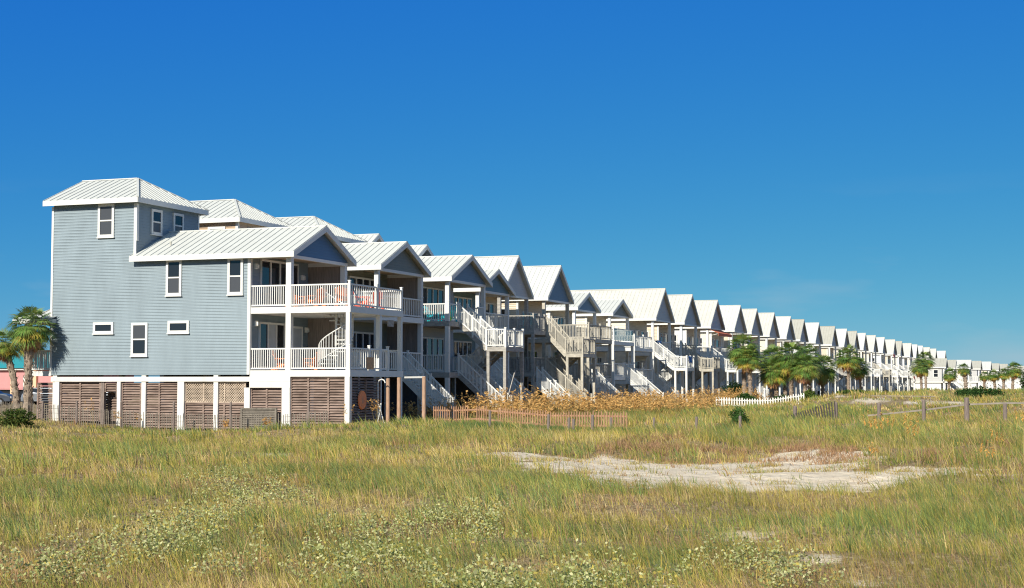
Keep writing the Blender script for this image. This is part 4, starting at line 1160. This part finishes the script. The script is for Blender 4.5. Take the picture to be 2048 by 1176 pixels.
def wedge(n, r0, r1, a0=-25, a1=25):
    r = np.sqrt(rng.uniform(r0*r0, r1*r1, n)); a = np.radians(rng.uniform(a0, a1, n)+20.2)
    return -np.sin(a)*r, np.cos(a)*r
PAL = np.array([(.15,.20,.055),(.23,.26,.055),(.34,.33,.065),(.43,.37,.08),(.51,.39,.12),(.58,.46,.21),(.40,.24,.13)])
def grass_colour(x, y, bias=0):
    """patchy mix of green, olive, straw and reddish dead blades"""
    a = .35*fbm(x, y, 6, 71) + .65*fbm(x, y, 1.5, 75, 2) + rng.normal(0, .13, len(x)) + bias
    k = np.clip((a-.22)/.56*5, 0, 4.99)
    i = k.astype(int); f = (k-i)[:, None]
    c = PAL[i]*(1-f)+PAL[np.minimum(i+1, 5)]*f
    red = (.5*fbm(x, y, 2.0, 83)+.5*fbm(x, y, .8, 84)+rng.normal(0, .12, len(x))) > .67
    c[red] = PAL[6]*rng.uniform(.8, 1.4, (red.sum(), 1))
    return c*(.70+.58*fbm(x, y, 2.4, 191, 2))[:, None]*rng.uniform(.7, 1.3, (len(x), 1))
def keep_open(x, y, extra=.05):
    """thin the plants out on open sand and inside houses"""
    m = sandmask(x, y)
    p = 1-m*(1-extra)
    ok = rng.uniform(0, 1, len(x)) < p
    inside = (x < -32.0) & (y > 65.0)
    return ok & ~inside
G = Acc()
def scatter(r0, r1, ntuft, per, h0, h1, w0, segs, spread, a=(-25, 25), bias=0, extra=.05, clump=None, lean=(-.28, .2), messy=.28, pal=None, curve=.6, hn=4.0):
    tx, ty = wedge(ntuft, r0, r1, *a)
    k = keep_open(tx, ty, extra)
    if clump: k &= (.6*fbm(tx, ty, clump[1], clump[2])+.4*fbm(tx, ty, clump[1]*.3, clump[2]+5)) > clump[0]
    tx, ty = tx[k], ty[k]
    if len(tx) == 0: return
    nearh = 1-.38*sst(50, 56, ty)*(tx < -27)
    th = nearh*(h0+(h1-h0)*np.clip(fbm(tx, ty, hn, 91)*1.5-.35+rng.normal(0, .2, len(tx)), 0, 1))
    sm_ = sandmask(tx, ty)
    x = np.repeat(tx, per)+rng.normal(0, spread, len(tx)*per); y = np.repeat(ty, per)+rng.normal(0, spread, len(tx)*per)
    h = np.repeat(th, per)*rng.uniform(.45, 1.15, len(x))*(1-.45*np.repeat(sm_, per))
    fan = .9
    lx = np.repeat(rng.normal(lean[0], lean[1], len(tx)), per)+(x-np.repeat(tx, per))/max(spread, .01)*messy*.6*fan+rng.normal(0, messy*.6, len(x))
    ly = np.repeat(rng.normal(0, .15, len(tx)), per)+(y-np.repeat(ty, per))/max(spread, .01)*messy*.6*fan+rng.normal(0, messy*.6, len(x))
    if pal is None: c = grass_colour(x, y, bias+np.repeat(rng.normal(0, .10, len(tx)), per))
    else:
        c = np.array(pal)[rng.integers(0, len(pal), len(x))]*np.repeat(rng.uniform(.75, 1.25, (len(tx), 1)), per, 0)*rng.uniform(.8, 1.2, (len(x), 1))*(.72+.58*fbm(x, y, 2.4, 191, 2))[:, None]
    G.add(*blades(x, y, h, w0*rng.uniform(.6, 1.4, len(x)), lx, ly, curve, c, segs))
TUS = [(.17,.24,.075),(.22,.28,.08),(.14,.21,.085),(.27,.30,.07),(.36,.34,.09)]      # tall blue green tussocks
THA = [(.34,.24,.13),(.27,.18,.10),(.44,.34,.20),(.20,.135,.08),(.38,.30,.12),(.52,.43,.28)]   # dead thatch
GOLD = [(.50,.36,.09),(.42,.31,.07),(.56,.42,.14)]
for (r0, r1, k_, wf, a_) in ((11, 20, 1.0, 1.0, (-26, 26)), (20, 34, .52, 1.5, (-25, 25)), (34, 58, .22, 2.6, (-27, 30)), (58, 95, .085, 4.6, (-25, 33)), (93, 160, .03, 8.5, (-25, 3)), (160, 330, .005, 18, (-25, -4))):
    ar = math.radians(a_[1]-a_[0])/2*(r1*r1-r0*r0)
    sg = 3 if r0 < 30 else 2
    N = lambda d: int(ar*d*k_); up = .86 if r0 < 30 else 1.18
    scatter(r0, r1, N(95), 4, .05, .17, .008*wf, 2, .10*wf**.5, a_, pal=THA, messy=.75, extra=.04)
    scatter(r0, r1, N(34), 9, .12*up, .32*up, .0062*wf, sg, .07*wf**.5, a_, bias=.06, extra=.10, messy=.34)
    scatter(r0, r1, N(26), 15, .28*up, .56*up, .0060*wf, sg, .07*wf**.5, a_, pal=TUS, extra=.03, clump=(.55, 2.4, 131), messy=.22, lean=(-.34, .16), hn=2.0)
    scatter(r0, r1, N(14), 12, .25*up, .50*up, .0058*wf, sg, .06*wf**.5, a_, bias=.04, extra=.05, messy=.25, lean=(-.3, .16), hn=2.0)
    scatter(r0, r1, N(8), 6, .30*up, .58*up, .0058*wf, sg, .05*wf**.5, a_, pal=GOLD, extra=.05, messy=.2, lean=(-.36, .15), clump=(.47, 2.4, 151))
# tufts creeping onto the open sand
n = 2200; tx = rng.uniform(-16, -1.5, n); ty = rng.uniform(29, 50, n)
k = (sandmask(tx, ty) > .5) & (fbm(tx, ty, 1.1, 161) > .60-.12*sst(36, 43, ty)-.05*sst(-8, -4, tx)); tx, ty = tx[k], ty[k]
per = 16; x = np.repeat(tx, per)+rng.normal(0, .10, len(tx)*per); y = np.repeat(ty, per)+rng.normal(0, .10, len(tx)*per)
c = np.array([(.42,.33,.09),(.30,.30,.07),(.36,.22,.10),(.5,.36,.12)])[np.repeat(rng.integers(0, 4, len(tx)), per)]*rng.uniform(.7, 1.3, (len(x), 1))
G.add(*blades(x, y, rng.uniform(.05, .22, len(x)), np.full(len(x), .013), rng.normal(0, .7, len(x)), rng.normal(0, .6, len(x)), .5, c, 2))
# flat dead stalks lying on the sand
n = 1500; x = rng.uniform(-16, -1.5, n); y = rng.uniform(29, 48, n); k = (sandmask(x, y) > .4) & (fbm(x, y, 1.4, 181) > .46); x, y = x[k], y[k]
c = np.array([(.36,.25,.14)])*rng.uniform(.7, 1.6, (len(x), 1))
G.add(*blades(x, y, rng.uniform(.04, .10, len(x)), np.full(len(x), .018), rng.normal(0, 2.2, len(x)), rng.normal(0, 2.2, len(x)), .3, c, 2))
o = G.build('dune_grass', M['grass']); tag(o, 'patchy green and straw coloured dune grass covering the foreground sand', 'grass', kind='stuff')

# greener weeds in front of the orange fence
G = Acc(); n = 9000
x = rng.normal(0, 1, n)*3.2-19; y = rng.normal(0, 1, n)*1.1+60
x2 = rng.uniform(-24, -13, n); y2 = rng.uniform(56.5, 61, n)+0*x2
x = np.concatenate([x, x2]); y = np.concatenate([y, y2])
k = fbm(x, y, 1.8, 171) > .47; x, y = x[k], y[k]
c = np.array([(.11, .17, .05)])*rng.uniform(.7, 1.6, (len(x), 1))
G.add(*blades(x, y, rng.uniform(.12, .42, len(x)), np.full(len(x), .022), rng.normal(-.1, .3, len(x)), rng.normal(0, .3, len(x)), .6, c, 2))
tag(G.build('green_weeds', M['grass']), 'band of greener weeds in front of the orange picket fence', 'weeds', kind='stuff')

# golden sea oats in front of the decks
def oat_heads(G, x, y, h, lx, ly, hs_=.3, colr=None, stalk_w=.012, nsp=9, drp=1.0, sw_=.03):
    n = len(x); z = H(x, y)
    col = np.array([(.60, .36, .12)])*rng.uniform(.7, 1.25, (n, 1)) if colr is None else colr
    sc_ = np.array([(.42, .33, .13)])*rng.uniform(.7, 1.2, (n, 1))
    G.add(*blades(x, y, h, np.full(n, stalk_w), lx, ly, .7, sc_, 3))
    hx, hy = x+lx*h, y+ly*h; hz = z-.02+h*(1-.28*np.hypot(lx, ly))
    for k in range(nsp):
        f = k/nsp
        bx = hx-lx*.15*h*f*0 + rng.normal(0, .02, n); by = hy+rng.normal(0, .02, n)
        px_ = hx - lx/np.maximum(np.hypot(lx, ly), .1)*0 - lx*h*.30*f; py_ = hy - ly*h*.30*f; pz_ = hz-h*.26*f
        L_ = hs_*rng.uniform(.35, .6, n)
        ax = rng.normal(-.3, .42, n); ay = rng.normal(0, .42, n)
        V = np.zeros((n, 4, 3)); w_ = sw_*rng.uniform(.7, 1.3, n); an = rng.uniform(0, PI, n)
        ex, ey = px_+ax*L_, py_+ay*L_; ez = pz_+L_*(.35-.9*f*drp)
        V[:, 0] = np.stack([px_, py_, pz_], 1); V[:, 2] = np.stack([ex, ey, ez], 1)
        mxx, mxy, mxz = (px_+ex)/2, (py_+ey)/2, (pz_+ez)/2
        V[:, 1] = np.stack([mxx-np.cos(an)*w_, mxy-np.sin(an)*w_, mxz], 1); V[:, 3] = np.stack([mxx+np.cos(an)*w_, mxy+np.sin(an)*w_, mxz], 1)
        Q = np.arange(n)[:, None]*4+np.array([[0, 1, 2, 3]])
        G.add(V.reshape(-1, 3), Q, np.zeros((0, 3), int), np.repeat(col[:, None, :], 4, 1).reshape(-1, 3))
G = Acc(); n = 5200
yy = rng.uniform(76, 150, n); u = rng.uniform(0, 1, n)
x = -34.5+u*(7+ (yy-80)*.13) + (yy-80)*.03
k = (fbm(x, yy, 4, 101) > .36); k &= ~((yy > 110) & (x > -28.8)); x, yy = x[k], yy[k]
oat_heads(G, x, yy, rng.uniform(.6, 1.5, len(x))*(.52+1.05*fbm(x, yy, 3.5, 101)), rng.normal(-.15, .4, len(x)), rng.normal(0, .3, len(x)), .5, sw_=.06, stalk_w=.02, colr=np.array([(.74, .45, .16)])*rng.uniform(.6, 1.2, (len(x), 1)))
n = 16000; yy = rng.uniform(80, 150, n); x = -34.8+rng.uniform(0, 1, n)*(8+(yy-80)*.14)+(yy-80)*.03
k = ~((yy > 108) & (x > -28.8) & (yy < 124.5)); x, yy = x[k], yy[k]; n = len(x)
c = np.array([(.46, .29, .10)])*rng.uniform(.5, 1.3, (n, 1)); gq = rng.uniform(0, 1, n) < .45; c[gq] = np.array((.22, .21, .06))
G.add(*blades(x, yy, rng.uniform(.3, .8, n)*(.35+1.0*fbm(x, yy, 3.5, 101)), np.full(n, .03), rng.normal(-.1, .45, n), rng.normal(0, .4, n), .7, c, 2))
tag(G.build('sea_oats', M['grass']), 'thick golden belt of sea oats in front of the decks and stairs', 'sea oats', kind='stuff')

# scattered low orange seed heads near the blue house base
for i, (x, y, h, lb) in enumerate([(-45.1,64.2,1.45,'golden sea oat before the dark gate bay of the blue house'), (-43.0,63.6,1.0,'short golden sea oat before the long louvred bay'), (-42.0,63.4,.9,'low golden sea oat before the second stud of the long louvred bay'),
        (-31.9,65.0,1.3,'thin sea oat leaning before the shaded louvres below the orange disc'), (-31.3,66.8,1.45,'bundle of golden sea oats in front of the shower pipe'), (-36.8,62.6,.7,'low bunch of golden sea oats before the small screen of the base'), (-34.6,62.6,.75,'low bunch of golden sea oats near the rightmost louvred bay')]):
    G = Acc(); k = 3 if 'bun' not in lb else 9
    oat_heads(G, np.zeros(k)+x+rng.normal(0, .12, k), np.zeros(k)+y+rng.normal(0, .1, k), h*rng.uniform(.8, 1, k), rng.normal(-.2, .1, k), rng.normal(0, .1, k), .4, nsp=12, sw_=.035)
    tag(G.build('sea_oat', M['grass']), lb, 'sea oat', 'sea oats standing before the blue house')
# tall single sea oats on the right foreground
OT = [(-5.01,39.93,1.15,-.28),(-4.79,39.19,1.1,-.25),(-5.0,42.0,1.15,-.1),(-4.2,38.88,1.15,.0),(-3.9,38.6,.98,-.22),(-2.02,33.0,.93,-.06),(-2.0,37.17,.95,-.12),(-1.55,39.5,1.3,-.1),(-4.5,36.0,.62,-.3),(-3.1,35.5,.75,.2)]
OL = ['tall bent sea oat, leftmost of the loose group over the open sand', 'tall sea oat beside the leftmost one, leaning left over the sand', 'upright sea oat behind the leaning pair at the sand', 'tallest and fullest upright sea oat in the loose group over the sand',
      'sea oat with drooping head right of the fullest one', 'straight thin sea oat at the right end of the open sand', 'fainter sea oat right beside the straight thin one', 'sea oat at the very right edge of the picture', 'short bending sea oat under the leaning pair', 'short bare straw stalk leaning right on the sand edge']
for (x, y, h, l), lb in zip(OT, OL):
    G = Acc(); cc_ = np.array([(.56, .31, .08)])
    for q in range(3):
        oat_heads(G, np.array([x+.02*q]), np.array([y]), np.array([h*(1+.25*(1-.0))*(1 if q == 0 else .9)]), np.array([l+.1*q]), np.array([.05]), .17, cc_*rng.uniform(.9, 1.3), .018, 20 if 'bare' not in lb else 1, 1.6, .017)
    o = G.build('sea_oat', M['grass']); tag(o, lb, 'sea oat', 'tall sea oats over the open sand')
G = Acc(); oat_heads(G, np.array([-25.6]), np.array([32.8]), np.array([1.35]), np.array([-.55]), np.array([0.]), .12, stalk_w=.02, nsp=5, sw_=.015)
tag(G.build('sea_oat', M['grass']), 'thin yellow stalk leaning left at the left edge', 'sea oat')

# pale leafy ground plants
def leaf_cloud(G, cx_, cy_, cz_, rx, ry, rz, n, size, cols, up=.3):
    u = rng.normal(0, 1, (n, 3)); u /= np.linalg.norm(u, axis=1)[:, None]
    r_ = rng.uniform(.25, 1, n)**.5
    P_ = u*r_[:, None]*np.array([rx, ry, rz]); P_[:, 2] = np.abs(P_[:, 2]) if up else P_[:, 2]
    P_ += np.array([cx_, cy_, cz_])
    d = rng.normal(0, 1, (n, 3)); d[:, 2] = np.abs(d[:, 2])*up; d /= np.linalg.norm(d, axis=1)[:, None]
    e = np.cross(d, rng.normal(0, 1, (n, 3))); e /= np.linalg.norm(e, axis=1)[:, None]
    s_ = (size*rng.uniform(.6, 1.3, n))[:, None]
    V = np.stack([P_, P_+d*s_*.5+e*s_*.32, P_+d*s_, P_+d*s_*.5-e*s_*.32], 1)
    C = np.array(cols)[rng.integers(0, len(cols), n)]*rng.uniform(.75, 1.25, (n, 1))
    Q = np.arange(n)[:, None]*4+np.array([[0, 1, 2, 3]])
    G.add(V.reshape(-1, 3), Q, np.zeros((0, 3), int), np.repeat(C[:, None, :], 4, 1).reshape(-1, 3))
PALE = [(.36, .39, .15), (.44, .46, .20), (.29, .33, .11), (.49, .49, .24), (.40, .42, .16), (.54, .52, .27), (.46, .38, .09)]
LEAFY = [(-15.1,25.7,1.1),(-12.9,23,1.2),(-14,24.3,1.0),(-10.4,16.8,.9),(-10.9,16.7,.7),(-9.7,15.2,.9),(-8.4,14.6,.7),(-10.4,15.5,.8),(-8.9,20.6,1.2),(-8.7,21.6,1.0),(-9.1,19.6,1.0),(-9.56,12.6,.5),(-9.5,13,.5),(-5.8,14.3,.7),(-5.4,14,.6),(-7.9,16.4,.8),(-5,15.8,.7),(-4.2,14.4,.7),(-3.7,18,.9),(-3.3,17.5,.7),(-5.2,13.2,.6),(-10.4,14.4,.4),(-7.4,15.6,.7),(-7.0,18.2,.6),(-11.6,18.6,.7),(-12.4,20.6,.7),(-2.9,16.3,.5),(-6.6,13.3,.6)]
G = Acc()
for (x, y, r_) in LEAFY:
    for q in range(int(16*r_)+5):
        a = rng.uniform(0, 2*PI); d = rng.uniform(0, 1)**.6*r_*.85
        px_, py_ = x+math.cos(a)*d, y+math.sin(a)*d*1.3
        hh_ = rng.uniform(.22, .50)
        leaf_cloud(G, px_, py_, H1(px_, py_)+hh_*.3, .13, .15, hh_*.8, int(38*rng.uniform(.6, 1.2)), .040, PALE, .7)
tag(G.build('leafy_ground_plants', M['leaf']), 'pale green leafy dune plants growing in patches among the foreground grass', 'ground plants', kind='stuff')

# reddish dry creeping plants at the sand's far edge
G = Acc(); n = 16000
x = rng.uniform(-14, -2, n); y = 45.2+rng.normal(0, 2.0, n)+(x+8)*-.25
k = fbm(x, y, 1.3, 120, 2) > .52; x, y = x[k], y[k]
c = np.array([(.36, .22, .12)])*rng.uniform(.7, 1.5, (len(x), 1))
G.add(*blades(x, y, rng.uniform(.08, .34, len(x)), np.full(len(x), .018), rng.normal(0, .5, len(x)), rng.normal(0, .5, len(x)), .5, c, 2))
tag(G.build('reddish_weeds', M['grass']), 'reddish brown dry weeds along the far edge of the open sand', 'weeds', kind='stuff')

def shrub(label, x, y, z, rx, ry, rz, n, size, cols, name='shrub', cat='shrub'):
    G = Acc(); z0 = H1(x, y) if z is None else z
    for q in range(max(12, n//110)):
        u = rng.normal(0, 1, 3); u /= np.linalg.norm(u); u[2] = abs(u[2])
        f = rng.uniform(.2, .8)
        k = rng.uniform(.7, 1.25)
        leaf_cloud(G, u[0]*rx*f, u[1]*ry*f, u[2]*rz*f, rx*.36, ry*.36, rz*.38, 110, size, [tuple(v*k for v in c) for c in cols], .4)
    root = empty(name, (x, y, z0), 0, label, cat)
    o = G.build('foliage', M['leaf']); o.parent = root
    mb = MB()
    for q in range(5):
        a = q*1.3; mb.tube([(0,0,-.1), (math.cos(a)*rx*.3, math.sin(a)*ry*.3, rz*.35), (math.cos(a)*rx*.55, math.sin(a)*ry*.55, rz*.75)], [.03, .02, .008], 5)
    mb.build('stem', M['trunk'], root)
    return root
DG = [(.03, .075, .02), (.045, .10, .025), (.06, .12, .03)]
YG = [(.07, .13, .02), (.11, .17, .03), (.15, .19, .04)]
shrub('round dark green bush standing alone behind a thin brown post', -14.04, 66, None, .46, .46, 1.0, 5200, .07, [(.05, .12, .03), (.07, .15, .035), (.09, .17, .04)])
shrub('dark green leafy shrub at the left edge in front of the slat fence', -46.0, 59.5, None, 1.1, .9, .85, 4200, .10, [(.05,.09,.02),(.07,.11,.025),(.12,.13,.03)])
shrub('green shrub on the low dune right of the pale sand mound', -17.0, 121, None, 1.3, 1.0, .42, 3000, .13, DG+YG)
shrub('dark green spreading shrub on the dune before the low white houses', -8.9, 137, None, 2.3, 1.4, 1.1, 7000, .17, DG)
shrub('dark green shrubs below the clustered palms, left one', -27.0, 131, None, 1.6, 1.2, 1.0, 4000, .15, DG)
shrub('bright green low palm shrub left of the pale sand mound', -20.9, 126, None, 1.0, .8, .95, 3000, .2, YG)
shrub('dark green shrub under the right part of the palm cluster', -24.3, 134, None, 1.8, 1.2, 1.0, 4000, .15, DG)
shrub('big dark bush under the single tall palm', -32.5, 152, None, 2.0, 1.5, 2.3, 5000, .18, [(.02,.045,.015),(.03,.06,.02)])
shrub('olive shrub on the right edge behind the rightmost post', -2.6, 84, None, .8, .6, .4, 1800, .10, YG)
shrub('dark round tree crown cut by the right edge behind the low houses', -7.0, 222, 0, 2.6, 2.6, 4.2, 6000, .3, [(.035,.07,.02),(.05,.085,.03)], 'broadleaf_tree', 'tree')

# ------------------------------------------------------------------ palms
def palm_mesh(seed, nfr=46, ndead=16, fl=.75, pet=.75):
    r = random.Random(seed)
    def fan(px, d, droop, L_, spread, nleaf, V, Q, C, col, w0):
        """fan of leaflets at point px facing direction d"""
        d = d.normalized(); side = d.cross(Vector((0, 0, 1)))
        if side.length < .05: side = Vector((1, 0, 0))
        side.normalize(); upv = side.cross(d)
        for i in range(nleaf):
            a = -spread+2*spread*i/(nleaf-1); a += r.uniform(-.03, .03)
            dd = (d*math.cos(a)+side*math.sin(a)).normalized()
            l = L_*(1-.22*(abs(a)/spread))*r.uniform(.88, 1.08)
            nrm = upv; sd2 = dd.cross(nrm).normalized()
            p0 = px; p1 = px+dd*l*.55+Vector((0, 0, -droop*.12*l)); p2 = px+dd*l*.98+Vector((0, 0, -droop*l*r.uniform(.35, .6)))
            k = len(V); w_ = w0*l
            V += [tuple(p0), tuple(p1-sd2*w_), tuple(p1+sd2*w_), tuple(p2)]
            Q.append((k, k+1, k+3, k+2))
            c = tuple(v*r.uniform(.8, 1.2) for v in col); C += [c, c, c, c]
    V, Q, C = [], [], []
    for i in range(nfr):
        el = math.asin(1-1.55*(i+.5)/nfr) if (1-1.55*(i+.5)/nfr) > -1 else -1
        az = i*2.39996+r.uniform(-.2, .2)
        d = Vector((math.cos(az)*math.cos(el), math.sin(az)*math.cos(el), math.sin(el)))
        pl_ = pet*r.uniform(.8, 1.15)
        tip = d*pl_+Vector((0, 0, -.12*pl_*math.cos(el)))
        k = len(V); sd2 = d.cross(Vector((0, 0, 1)));
        if sd2.length < .05: sd2 = Vector((1, 0, 0))
        sd2.normalize()
        colp = (.16, .20, .05)
        V += [tuple(sd2*-.018), tuple(sd2*.018), tuple(tip+sd2*.012), tuple(tip-sd2*.012)]; Q.append((k, k+1, k+2, k+3)); C += [colp]*4
        if el < -.15 and r.random() < .55: col = (.42, .34, .06)
        else: col = r.choice([(.12, .20, .045), (.16, .24, .05), (.20, .26, .055), (.09, .16, .04)])
        dd = (d+Vector((0, 0, -.28-.15*math.cos(el)))).normalized()
        fan(tip, dd, .55+r.uniform(-.1, .4), fl*r.uniform(.85, 1.1), 1.45, 22, V, Q, C, col, .036)
    VD, QD, CD = [], [], []
    for i in range(ndead):
        az = i*2.39996; el = -1.0+r.uniform(-.25, .25)
        d = Vector((math.cos(az)*math.cos(el), math.sin(az)*math.cos(el), math.sin(el)))
        tip = d*pet*.8+Vector((0, 0, -.1)); k = len(VD); sd2 = d.cross(Vector((0, 0, 1))).normalized()
        VD += [tuple(sd2*-.018), tuple(sd2*.018), tuple(tip+sd2*.012), tuple(tip-sd2*.012)]; QD.append((k, k+1, k+2, k+3)); CD += [(.4, .2, .09)]*4
        fan(tip, Vector((d.x*.35, d.y*.35, -1)), .2, fl*r.uniform(.65, .95), .7, 14, VD, QD, CD, r.choice([(.50, .25, .11), (.42, .24, .12), (.55, .33, .17)]), .05)
    return (np.array(V), np.array(Q), np.array(C)), (np.array(VD), np.array(QD), np.array(CD))
PM = [palm_mesh(3, 60), palm_mesh(8, 66, 14), palm_mesh(15, 56, 18)]
def palm(label, x, y, zc, scale, variant=0, rz=0, lean=(0, 0), tr=.15, group='cabbage palms standing along the row of houses', dead=True):
    z0 = H1(x, y)-.15
    root = empty('palm_tree', (x, y, z0), 0, label, 'palm tree', group)
    (V, Q, C), (VD, QD, CD) = PM[variant]
    h = zc-z0
    for nm, (v, q, c), mm in (('crown', (V, Q, C), M['frond']), ('dead_fronds', (VD, QD, CD), M['dead'])):
        if nm == 'dead_fronds' and not dead: continue
        o = np_mesh(nm, v*scale, [q], c, mm); o.parent = root; o.location = (lean[0], lean[1], h); o.rotation_euler = (0, 0, rz)
    mb = MB(); pts = []; rad = []; n = 18
    rnd = random.Random(int(x*7+y*3))
    for i in range(n+1):
        f = i/n; pts.append((lean[0]*f*f, lean[1]*f*f, h*f))
        rr_ = tr*(1.25-.3*f) if f < .4 else tr*(1.0+.25*(f-.4)); rad.append(rr_*(1+(.13 if i % 2 else -.08)+rnd.uniform(-.04, .04)))
    mb.tube(pts, rad, 9)
    # old leaf boots
    for i in range(int(h*16)):
        f = rnd.uniform(.25, .98); a = rnd.uniform(0, 2*PI); bx, by, bz = lean[0]*f*f, lean[1]*f*f, h*f
        ca, sa_ = math.cos(a), math.sin(a); r0 = tr*.95
        mb.bar((bx+ca*r0, by+sa_*r0, bz-.05), (bx+ca*(r0+.09), by+sa_*(r0+.09), bz+.13), .05, .025, up=(ca, sa_, 0))
    mb.build('trunk', M['trunk'], root)
    return root
palm('big cabbage palm with rough booted trunk close to the porch of the blue house', -49.5, 64.9, 4.75, 1.0, 0, .5, (.15, 0), .16)
palm('cabbage palm with smooth curved trunk and hanging orange dead fronds, left edge', -50.6, 65.6, 3.95, .75, 2, 1.9, (-.75, -.2), .15)
palm('small dark palm partly hidden behind the curved trunk at the left', -57, 75, 4.2, .7, 1, .4, (0, 0), .12)
PL = [(-31,148.5,5.1,1.05,0,0,'single tall palm with two trunks showing before the steep gables'), (-30.2,147.5,4.2,.85,1,1,'shorter palm leaning beside the single tall one'), (-30,157,4.2,1.0,1,2,'leftmost palm of the big green cluster'),
      (-29,159,3.6,.95,2,3,'second palm from the left in the big green cluster'), (-26.8,150,4.3,1.1,0,1.2,'tallest palm in the middle of the big green cluster'), (-25.3,149,3.4,1.0,2,2.2,'low yellowing palm in the front of the big green cluster'),
      (-26.0,156,4.3,1.0,1,.3,'palm at the right back of the big green cluster'), (-25.4,160,3.3,1.0,0,2.7,'rightmost palm of the big green cluster'), (-28.2,150,3.0,1.0,2,4.2,'low palm at the left front of the big green cluster'),
      (-30,210.3,5.2,1.15,1,1,'palm with orange skirt of dead fronds right of the big cluster'), (-29,215,3.9,1.0,0,2,'small palm just right of the one with an orange skirt'),
      (-24,245,4.3,1.3,2,0,'bushy orange tinted low palm left of the far bright palm'), (-25,262,5.6,1.35,0,1,'bright green palm before the end of the steep gables'), (-18,220,3.0,1.1,1,2,'low dense palm between the bright palm and the thin trunked one'),
      (-12,167.7,3.3,.8,2,.5,'thin trunked palm with small crown on the dune'), (-13,238,3.0,1.0,1,1.5,'small palm before the low cream houses, left of the right edge pair'), (-11.7,236,3.2,1.0,0,3,'palm near the right edge with pinkish dead fronds'),
      (-9.5,214,3.6,1.3,2,4,'dark palm at the right edge'), (-14.6,240,2.9,.9,2,2.5,'small palm twin close behind the dark spreading shrub')]
for (x, y, z, s, v, rz, lb) in PL: palm(lb, x, y, z+.1, s*(1.34 if PL.index((x, y, z, s, v, rz, lb)) < 11 else (1.0 if PL.index((x, y, z, s, v, rz, lb)) < 13 else .78)), v, rz, (random.uniform(-.3, .3), 0), .17)
